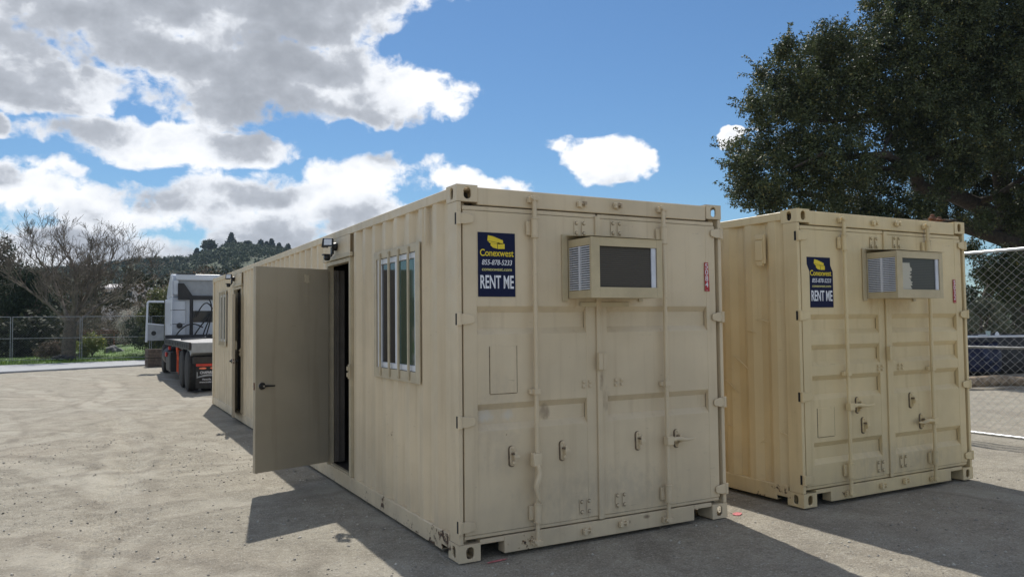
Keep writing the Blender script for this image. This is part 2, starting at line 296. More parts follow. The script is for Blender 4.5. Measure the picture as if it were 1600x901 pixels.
# ------------------------------------------------------------------ mesh builder
class MB:
    def __init__(s): s.v = []; s.f = []
    def add(s, vs, fs):
        o = len(s.v); s.v += [tuple(p) for p in vs]; s.f += [tuple(i+o for i in f) for f in fs]; return s
    def box(s, x0, x1, y0, y1, z0, z1):
        v = [(x, y, z) for x in (x0, x1) for y in (y0, y1) for z in (z0, z1)]
        return s.add(v, [(0, 1, 3, 2), (4, 6, 7, 5), (0, 4, 5, 1), (2, 3, 7, 6), (0, 2, 6, 4), (1, 5, 7, 3)])
    def prism(s, poly, a0, a1, axis='y'):          # polygon in the two other axes, extruded
        n = len(poly)
        def P(p, a): return {'x': (a, p[0], p[1]), 'y': (p[0], a, p[1]), 'z': (p[0], p[1], a)}[axis]
        vs = [P(p, a0) for p in poly]+[P(p, a1) for p in poly]
        return s.add(vs, [tuple(range(n)), tuple(range(2*n-1, n-1, -1))]+[(i, (i+1) % n, n+(i+1) % n, n+i) for i in range(n)])
    def tube(s, pts, rad, n=8, cap=True):
        pts = [Vector(p) for p in pts]; rs = rad if isinstance(rad, (list, tuple)) else [rad]*len(pts)
        vs = []; t0 = (pts[1]-pts[0]).normalized(); a = t0.orthogonal().normalized()
        for i, p in enumerate(pts):
            t = (pts[min(i+1, len(pts)-1)]-pts[max(i-1, 0)]).normalized()
            a = (a-t*a.dot(t)).normalized(); b = t.cross(a)
            for j in range(n):
                w = 2*math.pi*(j+.5)/n; vs.append(p+(a*math.cos(w)+b*math.sin(w))*rs[i])
        fs = [(i*n+j, i*n+(j+1) % n, (i+1)*n+(j+1) % n, (i+1)*n+j) for i in range(len(pts)-1) for j in range(n)]
        if cap: fs += [tuple(range(n-1, -1, -1)), tuple((len(pts)-1)*n+j for j in range(n))]
        return s.add(vs, fs)
    def lathe(s, prof, c, ax='x', n=24):            # profile of (radius, along)
        vs = []
        for r, a in prof:
            for j in range(n):
                w = 2*math.pi*j/n; u, v = r*math.cos(w), r*math.sin(w)
                vs.append({'x': (c[0]+a, c[1]+u, c[2]+v), 'y': (c[0]+u, c[1]+a, c[2]+v), 'z': (c[0]+u, c[1]+v, c[2]+a)}[ax])
        fs = [(i*n+j, i*n+(j+1) % n, (i+1)*n+(j+1) % n, (i+1)*n+j) for i in range(len(prof)-1) for j in range(n)]
        fs += [tuple(range(n)), tuple((len(prof)-1)*n+j for j in range(n-1, -1, -1))]
        return s.add(vs, fs)
    def plate_hole(s, org, U, V, Nn, w, h, hw, hh, th, cx=None, cy=None):   # plate with an elongated hole
        org, U, V, Nn = Vector(org), Vector(U), Vector(V), Vector(Nn); cx = w/2 if cx is None else cx; cy = h/2 if cy is None else cy
        k = 16; outer = []; inner = []
        for i in range(k):
            a = 2*math.pi*(i+.5)/k; ca, sa = math.cos(a), math.sin(a)
            r = hw/2; off = max(0, hh/2-hw/2)
            inner.append((cx+r*ca, cy+r*sa+(off if sa > 0 else -off)))
            t = min((w-cx if ca > 0 else cx)/max(abs(ca), 1e-6), (h-cy if sa > 0 else cy)/max(abs(sa), 1e-6)); outer.append((cx+t*ca, cy+t*sa))
        # snap the outer ring to corners
        for cxn, cyn in ((0, 0), (w, 0), (w, h), (0, h)):
            i = min(range(k), key=lambda q: (outer[q][0]-cxn)**2+(outer[q][1]-cyn)**2); outer[i] = (cxn, cyn)
        P = lambda q, d: org+U*q[0]+V*q[1]-Nn*d
        vs = [P(q, 0) for q in outer]+[P(q, 0) for q in inner]+[P(q, th) for q in inner]+[P(q, th) for q in outer]
        fs = []
        for i in range(k):
            j = (i+1) % k
            for r in range(3): fs.append((r*k+i, r*k+j, (r+1)*k+j, (r+1)*k+i))
        return s.add(vs, fs)
    def build(s, name, m, parent=None, bevel=0, smooth=False, seg=1):
        me = bpy.data.meshes.new(name); me.from_pydata(s.v, [], s.f); me.update()
        bm = bmesh.new(); bm.from_mesh(me); bmesh.ops.recalc_face_normals(bm, faces=bm.faces)
        if smooth:
            for f in bm.faces: f.smooth = True
            for e in bm.edges:
                if len(e.link_faces) == 2 and e.calc_face_angle() > R(38): e.smooth = False
        bm.to_mesh(me); bm.free(); me.materials.append(m)
        o = bpy.data.objects.new(name, me); col.objects.link(o)
        if parent: o.parent = parent
        if bevel:
            b = o.modifiers.new('bevel', 'BEVEL'); b.width = bevel; b.segments = seg; b.limit_method = 'ANGLE'; b.angle_limit = R(40)
        return o
def tag(o, label=None, cat=None, group=None, kind=None):
    for k_, v in (('label', label), ('category', cat), ('group', group), ('kind', kind)):
        if v: o[k_] = v
    return o
def empty(name, loc=(0, 0, 0), rz=0, **kw):
    o = bpy.data.objects.new(name, None); o.empty_display_size = .2; o.location = loc; o.rotation_euler = (0, 0, rz); col.objects.link(o); return tag(o, **kw)
def dup(o, parent=None):
    c = o.copy(); col.objects.link(c); c.parent = parent
    for ch in list(o.children): dup(ch, c)
    return c
def inst(o, parent, loc):                          # another copy of a part, sharing its mesh
    c = o.copy(); col.objects.link(c); c.parent = parent; c.location = loc; return c
def fast_mesh(name, V, F, m, parent=None):          # numpy arrays, all faces with the same number of corners
    me = bpy.data.meshes.new(name); n, k = F.shape
    me.vertices.add(len(V)); me.vertices.foreach_set('co', V.astype('f').ravel())
    me.loops.add(n*k); me.loops.foreach_set('vertex_index', F.astype('i').ravel())
    me.polygons.add(n); me.polygons.foreach_set('loop_start', np.arange(0, n*k, k, dtype='i')); me.polygons.foreach_set('loop_total', np.full(n, k, 'i'))
    me.update(calc_edges=True); me.materials.append(m)
    o = bpy.data.objects.new(name, me); col.objects.link(o)
    if parent: o.parent = parent
    return o
def text(s, size, x, y, z, m, parent, shear=0., bold=0., xs=1., align='CENTER', depth=.0008):
    c = bpy.data.curves.new('lettering', 'FONT'); c.body = s; c.size = size; c.shear = shear; c.offset = bold; c.extrude = depth; c.align_x = align
    t = bpy.data.objects.new('lettering', c); col.objects.link(t)
    bpy.context.view_layer.update()
    me = bpy.data.meshes.new_from_object(t.evaluated_get(bpy.context.evaluated_depsgraph_get()))
    bpy.data.objects.remove(t); me.materials.clear(); me.materials.append(m)
    o = bpy.data.objects.new('lettering', me); col.objects.link(o); o.parent = parent
    o.rotation_euler = (R(90), 0, 0); o.location = (x, y, z); o.scale = (xs, 1, 1); return o

# ------------------------------------------------------------------ ground
def nn(x, y, s, z=0.): return noise.noise(Vector((x*s, y*s, z)))
def rect_dist(x, y, x0, x1, y0, y1):
    return math.hypot(max(x0-x, 0, x-x1), max(y0-y, 0, y-y1))
TRACKS = [((-7.5, 3.0), 5.6, .32), ((-7.5, 3.0), 7.5, .32), ((-16, 18), 14.4, .3), ((-16, 18), 16.3, .3), ((-3.4, -3.5), 9.0, .28), ((4, 24), 11.0, .3), ((4, 24), 12.9, .3), ((-9.5, -6), 8.6, .26), ((-9.5, -6), 10.4, .26), ((-30, 8), 26.5, .3), ((-30, 8), 28.3, .3), ((-2.6, 14), 9.5, .3), ((-2.6, 14), 11.3, .3)]
def gh(x, y):
    d = min(rect_dist(x, y, 0, 2.44, 0, 12.2), rect_dist(x, y, 3.18, 5.62, -.15, 12))
    a = min(1, .12+d*.5)
    h = .016*nn(x, y, .35)+.005*nn(x, y, 1.9, 3)+.006*nn(x, y, 6, 5)+.007*(abs(nn(x*.8, y*1.2, 7, 9))-.2)+.005*nn(x*.8, y*1.4, 15, 4)-.012*max(0, .22-abs(nn(x*.7+y*.25, y*1.3, 1.7, 14)))*max(0, nn(x, y, .6, 21)+.25)*4
    for i, (c, r, w) in enumerate(TRACKS):
        dx, dy = x-c[0], y-c[1]; rr = math.hypot(dx, dy); q = (rr-r-.25*nn(x, y, .2, i))/w
        if abs(q) < 1.5:
            f = math.exp(-q*q*3); th = math.atan2(dy, dx)*r
            f *= min(1, max(0, .50+1.5*nn(x, y, .35, i+7)))
            h += f*(-.022+.017*math.sin(th*38+(5 if q > 0 else -5)*abs(q)*2))+.014*min(1, max(0, .4+1.3*nn(x, y, .4, i+3)))*math.exp(-(abs(q)-1)**2*9)+f*.006*math.cos(q*16)
    far = math.hypot(x, y-6)
    b = 0.
    if far > 60: b = -.0
    return -.004+a*h-.006+b
def axis_pts(lo, hi, step, out, g):
    a = list(np.arange(lo, hi, step)); s = step
    while a[-1] < out: s *= g; a.append(a[-1]+s)
    s = step; b = []; x = lo
    while x > -out: s *= g; x -= s; b.append(x)
    return np.array(b[::-1]+a)
XS = axis_pts(-5.2, 5.0, .04, 900, 1.055); YS = axis_pts(-3.6, 9.0, .05, 900, 1.045)
gx, gy = np.meshgrid(XS, YS)
gz = np.array([gh(float(x), float(y)) if (abs(x) < 60 and abs(y) < 80) else -.01 for x, y in zip(gx.ravel(), gy.ravel())])

V = np.stack([gx.ravel(), gy.ravel(), gz], 1); nx, ny = len(XS), len(YS)
ii = (np.arange(ny-1)[:, None]*nx+np.arange(nx-1)[None]).ravel(); F = np.stack([ii, ii+1, ii+1+nx, ii+nx], 1)
k = Mat('packed_dirt'); x, y, z = k.sep()
n1 = k.noise(.35, 5); n2 = k.noise(2.6, 6, .6); n3 = k.noise(75, 4, .7); n4 = k.noise(240, 2, .6); n5 = k.noise(1.1, 5, .62, sc=(1, .45, 1), dist=.6)
c = k.mix(k.mr(n2, .32, .7), (.275, .25, .202), (.38, .35, .287)); c = k.mix(k.math('MULTIPLY', k.mr(n1, .46, .68), .35), c, (.37, .315, .25))
c = k.mix(k.math('MULTIPLY', k.mr(n5, .54, .70), .40), c, (.20, .175, .145)); n6 = k.noise(22, 6, .72, sc=(.7, 1, 1)); c = k.mix(k.math('MULTIPLY', k.mr(n6, .52, .66), .5), c, (.17, .155, .13)); c = k.mix(k.math('MULTIPLY', k.mr(n6, .46, .34), .45), c, (.50, .47, .41))
c = k.mix(k.math('MULTIPLY', k.mr(n3, .53, .66), .7), c, (.15, .135, .115)); c = k.mix(k.math('MULTIPLY', k.mr(n3, .45, .34), .65), c, (.62, .59, .52)); c = k.mix(k.math('MULTIPLY', k.mr(n4, .58, .7), .4), c, (.20, .18, .16))
vor = k.N.new('ShaderNodeTexVoronoi'); vor.inputs['Scale'].default_value = 38; k.L.new(k.pos, vor.inputs['Vector'])
st = k.math('MULTIPLY', k.mr(vor.outputs['Distance'], .32, .18), k.mr(k.noise(9, 2), .5, .62))
c = k.mix(k.math('MULTIPLY', st, .5), c, (.50, .48, .45))
wob = k.math('MULTIPLY', k.math('SUBTRACT', k.noise(.5, 3), .5), .9)
for i, (ce, rad_, w_) in enumerate(TRACKS):          # compacted, paler wheel tracks with loose darker edges
    vd = k.N.new('ShaderNodeVectorMath'); vd.operation = 'DISTANCE'; fl_ = k.N.new('ShaderNodeCombineXYZ'); k.L.new(x, fl_.inputs[0]); k.L.new(y, fl_.inputs[1])
    k.L.new(fl_.outputs[0], vd.inputs[0]); vd.inputs[1].default_value = (ce[0], ce[1], 0)
    q_ = k.math('ABSOLUTE', k.math('MULTIPLY', k.math('SUBTRACT', k.math('ADD', vd.outputs['Value'], wob), rad_), 1/w_))
    gate_ = k.mr(k.noise(.55+.07*i, 3), .42, .58)
    c = k.mix(k.math('MULTIPLY', k.math('MULTIPLY', k.mr(q_, 1., .5), gate_), .30), c, (.50, .47, .40)); c = k.mix(k.math('MULTIPLY', k.math('MULTIPLY', k.math('MULTIPLY', k.mr(q_, .8, 1.05), k.mr(q_, 1.5, 1.15)), gate_), .30), c, (.18, .16, .132))
k.base(c); k.rough(.93); k.b.inputs['Specular IOR Level'].default_value = .2
hh = k.math('ADD', k.math('ADD', k.math('MULTIPLY', n3, .5), k.math('MULTIPLY', n4, .25)), k.math('ADD', k.math('MULTIPLY', st, .5), k.math('MULTIPLY', n2, 1.0)))
hh = k.math('ADD', hh, k.math('MULTIPLY', n6, 1.1)); k.bump(hh, 1., .016); M['dirt'] = k.m
g = fast_mesh('ground', V, F, M['dirt']); tag(g, 'pale packed dirt yard with tyre tracks', kind='structure')
g.data.polygons.foreach_set('use_smooth', np.ones(len(g.data.polygons), dtype=bool))

# loose gravel on the dirt
def pebbles(n, x0, x1, y0, y1, smin, smax):
    base = np.array([(1, 0, 0), (-1, 0, 0), (0, 1, 0), (0, -1, 0), (0, 0, .8), (0, 0, -.5)], float); fc = np.array([(0, 2, 4), (2, 1, 4), (1, 3, 4), (3, 0, 4), (2, 0, 5), (1, 2, 5), (3, 1, 5), (0, 3, 5)])
    Vs = []; Fs = []
    for i in range(n):
        x = x0+(x1-x0)*nrs.rand(); y = y0+(y1-y0)*nrs.rand()
        if rect_dist(x, y, 0, 2.44, 0, 12.2) < .05 or rect_dist(x, y, 3.18, 5.62, -.15, 12) < .05: continue
        if nn(x, y, .8, 2) < -.1 and nrs.rand() < .7: continue
        s = smin+(smax-smin)*nrs.rand()**4; a = nrs.rand()*6.28; q = base*s*(.6+.8*nrs.rand(6, 1)); c_, s_ = math.cos(a), math.sin(a)
        q = np.stack([q[:, 0]*c_-q[:, 1]*s_, q[:, 0]*s_+q[:, 1]*c_, q[:, 2]], 1)+np.array([x, y, gh(x, y)+s*.15]); Fs.append(fc+len(Vs)*6); Vs.append(q)
    return np.concatenate(Vs), np.concatenate(Fs)
V, F = pebbles(24000, -6, 6, -3.2, 8, .003, .015)
k = Mat('gravel_stones'); geo = k.N.new('ShaderNodeNewGeometry'); k.base(k.mix(geo.outputs['Random Per Island'], (.20, .185, .16), (.55, .52, .46))); k.rough(.9); M['gravel'] = k.m
tag(fast_mesh('gravel', V, F, M['gravel']), 'small loose stones scattered over the dirt yard', kind='stuff')

# ------------------------------------------------------------------ shipping containers
W, H, L = 2.438, 2.591, 12.19
FR = .012  # front sheet setback
def corrugated(e0, y0, y1, z0, z1, side, pitch=.279, depth=.036, xo=.006, holes=()):
    """trapezoid sheet along y; side=+1: outer face toward -x at x=xo; holes: (y0,y1,z0,z1)"""
    mb = MB(); pts = []
    k0 = int((y0-e0)/pitch)-2
    for k_ in range(k0, k0+int((y1-y0)/pitch)+5):
        e = e0+k_*pitch
        pts += [(e-.071, xo), (e, xo), (e+.068, xo+depth), (e+.140, xo+depth)]
    def xat(y):
        for (ya, xa), (yb, xb) in zip(pts, pts[1:]):
            if ya <= y <= yb: return xa+(xb-xa)*(y-ya)/(yb-ya)
        return xo
    ys = sorted(set([y0, y1]+[p[0] for p in pts if y0 < p[0] < y1]+[q for h in holes for q in h[:2]]))
    T = .0025
    for ya, yb in zip(ys, ys[1:]):
        if yb-ya < 1e-5: continue
        ym = (ya+yb)/2; spans = [(z0, z1)]
        for h in holes:
            if h[0] <= ym <= h[1]:
                ns = []
                for a, b in spans:
                    if h[2] > a: ns.append((a, min(b, h[2])))
                    if h[3] < b: ns.append((max(a, h[3]), b))
                spans = ns
        xa, xb = xat(ya+1e-6), xat(yb-1e-6)
        if side < 0: xa, xb = W-xa, W-xb
        for a, b in spans:
            if b-a < 1e-4: continue
            mb.add([(xa, ya, a), (xb, yb, a), (xb, yb, b), (xa, ya, b)], [(0, 1, 2, 3)])
            t = T*side
            mb.add([(xa+t, ya, a), (xb+t, yb, a), (xb+t, yb, b), (xa+t, ya, b)], [(0, 3, 2, 1)])
    return mb, xat
def casting(sx, sy, sz):
    """hollow corner block with holes; corner at origin growing toward +sx,+sy,+sz"""
    mb = MB(); a, b, c_ = .162, .178, .118; t = .016
    # front/back face (normal -sy)
    mb.plate_hole((0, 0, 0), (sx, 0, 0), (0, 0, sz), (0, -sy, 0), a, c_, .058, .082, t, cx=a*.52)
    mb.plate_hole((0, 0, 0), (0, sy, 0), (0, 0, sz), (-sx, 0, 0), b, c_, .052, .082, t, cx=b*.50)
    mb.plate_hole((0, 0, 0), (sx, 0, 0), (0, sy, 0), (0, 0, -sz), a, b, .065, .12, t)
    def bx(x0, x1, y0, y1, z0, z1):
        X = sorted((sx*x0, sx*x1)); Y = sorted((sy*y0, sy*y1)); Z = sorted((sz*z0, sz*z1)); mb.box(*X, *Y, *Z)
    bx(a-.008, a, .001, b, .001, c_); bx(.001, a-.009, b-.008, b, .001, c_); bx(.001, a-.009, .001, b-.009, c_-.008, c_)
    return mb
def rod(x, z0=.07, z1=2.52):
    """locking bar with guide sleeves and cams; bar in front of the door sheet"""
    mb = MB(); yb = -.040
    mb.tube([(x, yb, z0), (x, yb, z1)], .0165, 12)
    for a, b in ((.215, .335), (2.245, 2.37)):
        mb.tube([(x, yb, a), (x, yb, b)], .026, 12); mb.box(x-.055, x+.018, -.022, -.004, a+.012, b-.012)
        mb.tube([(x, yb, a-.008), (x, yb, a)], .030, 12); mb.tube([(x, yb, b), (x, yb, b+.008)], .030, 12)
        for zz in (a+.03, b-.03): mb.lathe([(.007, -.028), (.004, -.031)], (x-.041, 0, zz), 'y', 8)
    for zc, s_ in ((z0-.002, 1), (z1+.002, -1)):
        mb.box(x-.020, x+.022, yb-.022, yb+.014, zc-.016, zc+.018)
        mb.box(x-.034, x-.018, yb-.020, yb-.004, zc-.006, zc+.018); mb.box(x+.020, x+.034, yb-.016, yb+.008, zc-.014, zc+.010)
    return mb
def keeper(x, z):
    mb = MB(); mb.box(x-.040, x-.014, -.034, -.003, z-.022, z+.020); mb.box(x+.014, x+.036, -.034, -.003, z-.018, z+.022); mb.box(x-.014, x+.014, -.012, -.003, z-.028, z+.026); mb.tube([(x-.046, -.024, z+.004), (x+.040, -.024, z+.004)], .006, 8); return mb
def retainer(x, z):
    mb = MB(); n = 12; poly = []
    for i in range(n):
        a = 2*math.pi*i/n; poly.append((x+.022*math.cos(a), z+.022*math.sin(a)+(.048 if math.sin(a) > 0 else -.048)))
    mb.prism(poly, -.010, -.002, 'y'); mb.box(x+.002, x+.022, -.042, -.010, z-.030, z+.034); mb.box(x-.006, x+.036, -.052, -.034, z-.012, z+.012); mb.box(x-.010, x+.016, -.036, -.010, z-.052, z-.030)
    for dz in (-.054, .054): mb.lathe([(.010, -.010), (.010, -.016), (.005, -.019)], (x, 0, z+dz), 'y', 8)
    return mb
def handle_h(x0, x1, z):
    s_ = 1 if x1 > x0 else -1; mb = MB(); X = sorted((x0-.024*s_, x0+.040*s_)); mb.box(*X, -.075, -.024, z-.034, z+.030)
    n = 7; up = []
    for i in range(n+1):
        t = i/n; xx = x0+.03*s_+(x1-x0-.03*s_)*t; up.append((xx, -.062+.012*math.sin(t*5), z+.006*math.sin(t*7)-.0*t))
    mb.tube(up, [.017, .019, .018, .020, .015, .014, .012, .008], 8); return mb
def handle_v(x, z0, z1):
    mb = MB(); mb.box(x-.050, x+.018, -.080, -.026, z0-.045, z0+.045)
    pts = []; n = 9
    for i in range(n+1):
        t = i/n; pts.append((x-.020+.016*math.sin(t*7.5)*(1-t*.4), -.082, z0-.04+(z1-z0+.04)*t))
    mb.tube(pts, [.016, .017, .020, .024, .024, .022, .016, .013, .012, .010], 8); return mb
def hinge(x, z, s):
    """strap from post lip onto door; s=+1 left post, -1 right post"""
    mb = MB(); X = lambda v: x+s*v
    mb.prism([(X(.016), z-.037), (X(.062), z-.038), (X(.116), z-.027), (X(.125), z-.014), (X(.125), z+.014), (X(.116), z+.027), (X(.062), z+.038), (X(.016), z+.037)], -.016, -.004, 'y')
    mb.tube([(X(.010), -.010, z-.044), (X(.010), -.010, z+.044)], .016, 10)
    mb.box(*sorted((X(-.005), X(.012))), -.012, .002, z-.041, z+.041)
    return mb
def container(name, label, m, loc, rz, spec):
    root = empty(name, loc, rz, label=label, cat='shipping container', group='converted shipping containers')
    # castings: eight
    for sx, x in ((1, -.002), (-1, W+.002)):
        for sy, y in ((1, -.003), (-1, L+.003)):
            for sz, z in ((1, 0), (-1, H)):
                mb = casting(sx, sy, sz); mb.v = [(v[0]+x, v[1]+y, v[2]+z) for v in mb.v]; mb.build('corner_casting', m, root, .004)
    z0, z1 = .118, H-.118
    # posts (front ones L shaped with a lip, so that a dark gap shows beside the doors)
    for s, x in ((1, 0), (-1, W)):
        X = lambda v: x+s*v
        mb = MB(); mb.prism([(X(0), .000), (X(.034), 0), (X(.034), .060), (X(.085), .060), (X(.085), .155), (X(0), .155)], z0+.001, z1-.001, 'z'); mb.build('corner_post', m, root, .004)
        mb = MB(); mb.box(*sorted((X(0), X(.10))), L-.155, L, z0+.001, z1-.001); mb.build('corner_post', m, root, .004)
        # rails
        mb = MB(); mb.box(*sorted((X(-.001), X(.055))), .176, L-.176, H-.085, H-.012); mb.build('top_rail', m, root, .004)
        mb = MB(); mb.prism([(X(.002), .020), (X(.002), .150), (X(.008), .158), (X(.050), .158), (X(.050), .152), (X(.012), .146), (X(.012), .030), (X(.055), .026), (X(.055), .020)], .30, L-.176, 'y')
        mb.box(*sorted((X(.003), X(.045))), .176, .30, .06, .157); mb.build('bottom_rail', m, root, .003)
    mb = MB(); mb.box(.161, W-.161, .004, .10, H-.135, H-.012); mb.box(.162, W-.162, .100, .130, H-.05, H-.014); mb.build('door_header', m, root, .005)
    mb = MB()
    mb.box(.35, W-.35, .004, .10, .018, .138); mb.box(.161, .3495, .005, .098, .104, .137); mb.box(W-.3495, W-.161, .005, .098, .104, .137); mb.build('door_sill', m, root, .003)
    mb = MB(); mb.box(.101, W-.101, L-.10, L-.04, z0, z1+.05); mb.box(.161, W-.161, L-.09, L-.01, .02, .118); mb.box(.161, W-.161, L-.09, L-.01, z1, H-.012); mb.build('end_wall', m, root)
    mb = MB(); mb.box(.03, W-.03, .05, L-.05, H-.030, H-.018)
    for i in range(28): yy = .5+i*.42; mb.box(.15, W-.15, yy, yy+.2, H-.0179, H-.004)
    mb.build('roof', m, root)
    mb = MB(); mb.box(.056, W-.056, .20, L-.14, .12, .155); mb.build('floor', M['floor_in'], root)
    # inner lining
    mb = MB()
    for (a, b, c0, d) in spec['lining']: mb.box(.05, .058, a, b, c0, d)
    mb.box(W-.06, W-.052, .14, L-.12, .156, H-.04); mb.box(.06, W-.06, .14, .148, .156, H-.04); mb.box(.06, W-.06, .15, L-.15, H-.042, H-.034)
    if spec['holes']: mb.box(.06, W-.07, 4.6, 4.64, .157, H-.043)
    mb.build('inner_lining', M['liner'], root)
    # side walls
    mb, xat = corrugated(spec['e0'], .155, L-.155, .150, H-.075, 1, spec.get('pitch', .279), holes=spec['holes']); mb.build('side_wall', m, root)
    mb, _ = corrugated(spec['e0'], .155, L-.155, .150, H-.075, -1, spec.get('pitch', .279)); mb.build('side_wall', m, root)
    # doors
    for side in (0, 1):
        xa, xb = ((.046, 1.172), (1.186, 2.366))[side]
        door = MB(); zb, zt = .176, 2.412
        st = .105; xi, xj = (xa+st, xb-.110) if side == 0 else (xa+.068, xb-st+.005)
        door.box(xa, xi, .003, .040, zb, zt); door.box(xj, xb, .003, .040, zb, zt)
        prof = [(zb, FR-.006)]
        for (lo, hi) in spec['bands']:
            d = spec.get('bdepth', .030)
            prof += [(lo, FR-.006), (lo+.045, FR+d), (hi-.045, FR+d), (hi, FR-.006)]
        prof += [(zt, FR-.006)]
        vs = [(xi, yy, zz) for zz, yy in prof]+[(xj, yy, zz) for zz, yy in prof]; n = len(prof)
        door.add(vs, [(i, n+i, n+i+1, i+1) for i in range(n-1)])
        door.add([(v[0], .052, v[2]) for v in ((xi, 0, zb), (xj, 0, zb), (xj, 0, zt), (xi, 0, zt))], [(0, 1, 2, 3)])
        d = door.build('cargo_door', m, root, .003)
        gk = MB()  # gasket strips
        gk.box(xa, xb, .012, .03, zb-.030, zb-.003); gk.build('gasket', m, d, .004); gk = MB(); gk.box(xa, xb, .012, .03, zt+.003, zt+.036); gk.build('gasket', m, d, .004)
        xh = 0 if side == 0 else W
        for zz in (.238, .95, 1.655, 2.352): hinge(xh, zz, 1 if side == 0 else -1).build('hinge', m, d, .003)
        rod(spec['rods'][side]).build('locking_bar', m, d, .0015, True)
        xr = spec['rods'][side]
        mb = MB(); mb.box(xr-.045, xr+.045, -.034, -.002, 1.115, 1.150); mb.box(xr-.024, xr+.024, -.062, -.020, 1.112, 1.153); mb.lathe([(.008, -.034), (.005, -.038)], (xr+.034, 0, 1.132), 'y', 8); mb.build('bar_bracket', m, d, .003)
        for (hx, hz) in spec['ret'][side]:
            retainer(hx, hz).build('handle_retainer', m, d, .002)
            outl = MB(); outl.prism([(hx-.003+.026*math.cos(a), hz-.003+.026*math.sin(a)+(.049 if math.sin(a) > 0 else -.049)) for a in np.linspace(0, 6.283, 14, endpoint=False)], -.0015, FR, 'y'); outl.box(hx-.012, hx+.004, -.040, -.0105, hz+.012, hz+.024); outl.build('gap_shade_ring', M['outline_dark'], d)  # dark ring paints the shade in the gap behind the retainer
        spec['handles'][side]().build('door_handle', m, d, .004, True)
        # marks left by removed fittings
        for (hx, h0, h1) in spec['plates'][side]:
            mb = MB(); mb.box(hx-.019, hx+.019, -.0015, .0015, h0, h1)
            for zz in (h0+.018, h1-.018): mb.lathe([(.011, -.002), (.011, -.010), (.006, -.014)], (hx, 0, zz), 'y', 8)
            mb.build('fitting_plate', m, d, .001)
            for zz in (h0+.018, h1-.018): outl = MB(); outl.lathe([(.015, -.0015), (.015, -.0030)], (hx, 0, zz), 'y', 10); outl.build('gap_shade_ring', M['outline_dark'], d)  # gap shade painted as a dark ring round each bolt
        for dx in (0, .055):
            hx = (1.02 if side == 0 else 1.315)+dx; mb = MB()
            for dz in (0, .034): mb.box(hx, hx+.026, -.010, .000, 1.135+dz, 1.157+dz)
            mb.build('fitting_stub', m, d, .004)
        if side == 0:
            mb = MB(); a, b, c0, d0 = spec['data']; mb.box(a, b, FR-.0105, FR-.004, c0, d0); mb.build('data_plate', m, d, .0015)
            for (q0, q1, w0, w1) in ((a-.006, a-.001, c0, d0), (b+.001, b+.005, c0, d0), (a, b, c0-.005, c0-.001)):
                outl = MB(); outl.box(q0, q1, FR-.0078, FR-.005, w0, w1); outl.build('weld_line', M['outline_dark'], d)
    mb = MB(); mb.box(1.150, 1.196, -.014, .0025, .150, 2.430); mb.build('door_astragal', m, root, .004)
    mb = MB(); zl = spec['lock']; mb.box(1.140, 1.215, -.050, -.015, zl-.062, zl+.062); mb.box(1.178, 1.184, -.053, -.050, zl-.06, zl+.06); mb.build('lock_box', m, root, .008, seg=2)
    for (kx, kz) in ((1.03, 2.512), (1.365, 2.522), (1.04, .082), (1.37, .092)): keeper(kx, kz).build('cam_keeper', m, root, .003)
    for (kx) in spec['rods']:
        keeper(kx, .070).build('cam_keeper', m, root, .003); keeper(kx, 2.515).build('cam_keeper', m, root, .003)
    # dark boxes standing in for the shaded slots in the post behind each left hinge
    for zz in (.238, .95, 1.655, 2.352):
        mb = MB(); mb.box(-.0025, .004, .010, .030, zz-.040, zz+.040); mb.build('hinge_slot_shade', M['dark'], root)
    # air conditioner box
    ax0, ax1, ad, az0, az1 = spec['ac']
    ac = empty('air_conditioner', parent_fix := (0, 0, 0)); ac.parent = root
    t = .030
    mb = MB(); mb.box(ax0-.055, ax0-.006, -.010, -.001, az0-.02, az1+.045); mb.box(ax1+.006, ax1+.05, -.010, -.001, az0-.02, az1+.03); mb.box(ax0-.0055, ax1+.0055, -.009, -.0015, az1+.014, az1+.045)
    mb.build('mounting_flange', M['ac_tan'], ac, .002)
    # roof flap, rising to the left so that a dark gap shows under it
    mb = MB(); mb.add([(ax0-.02, -.002, az1+.034), (ax1+.02, -.002, az1+.012), (ax1+.02, -ad-.018, az1+.004), (ax0+.02, -ad-.018, az1+.007),
                       (ax0-.02, -.002, az1+.037), (ax1+.02, -.002, az1+.015), (ax1+.02, -ad-.018, az1+.007), (ax0+.02, -ad-.018, az1+.010)],
                      [(0, 1, 2, 3), (4, 5, 6, 7), (0, 1, 5, 4), (1, 2, 6, 5), (2, 3, 7, 6), (3, 0, 4, 7)]); mb.build('top_flap', M['ac_tan'], ac)
    # side faces: frame with louvre
    for x, s in ((ax0, 1), (ax1, -1)):
        X = lambda v: x+s*v
        mb = MB()
        mb.box(*sorted((X(0), X(.004))), -ad, -.001, az0, az0+.055); mb.box(*sorted((X(0), X(.004))), -ad, -.001, az1-.055, az1)
        mb.box(*sorted((X(0), X(.004))), -.018, -.001, az0+.055, az1-.055); mb.box(*sorted((X(0), X(.004))), -ad, -ad+.014, az0+.055, az1-.055)
        mb.build('side_frame', M['ac_tan'], ac)
        mb = MB(); mb.box(*sorted((X(.002), X(.016))), -ad*.5-.010, -ad*.5+.010, az0+.056, az1-.056); mb.build('louvre_bar', M['white_slat'], ac)
        sl_ = MB(); sl_.add([(X(.001), -ad+.015, 0), (X(.001), -.019, 0), (X(.014), -.019, .004), (X(.014), -ad+.015, .004), (X(.001), -ad+.015, .008), (X(.001), -.019, .008), (X(.014), -.019, .011), (X(.014), -ad+.015, .011)],
                            [(0, 1, 2, 3), (4, 5, 6, 7), (0, 1, 5, 4), (1, 2, 6, 5), (2, 3, 7, 6), (3, 0, 4, 7)])
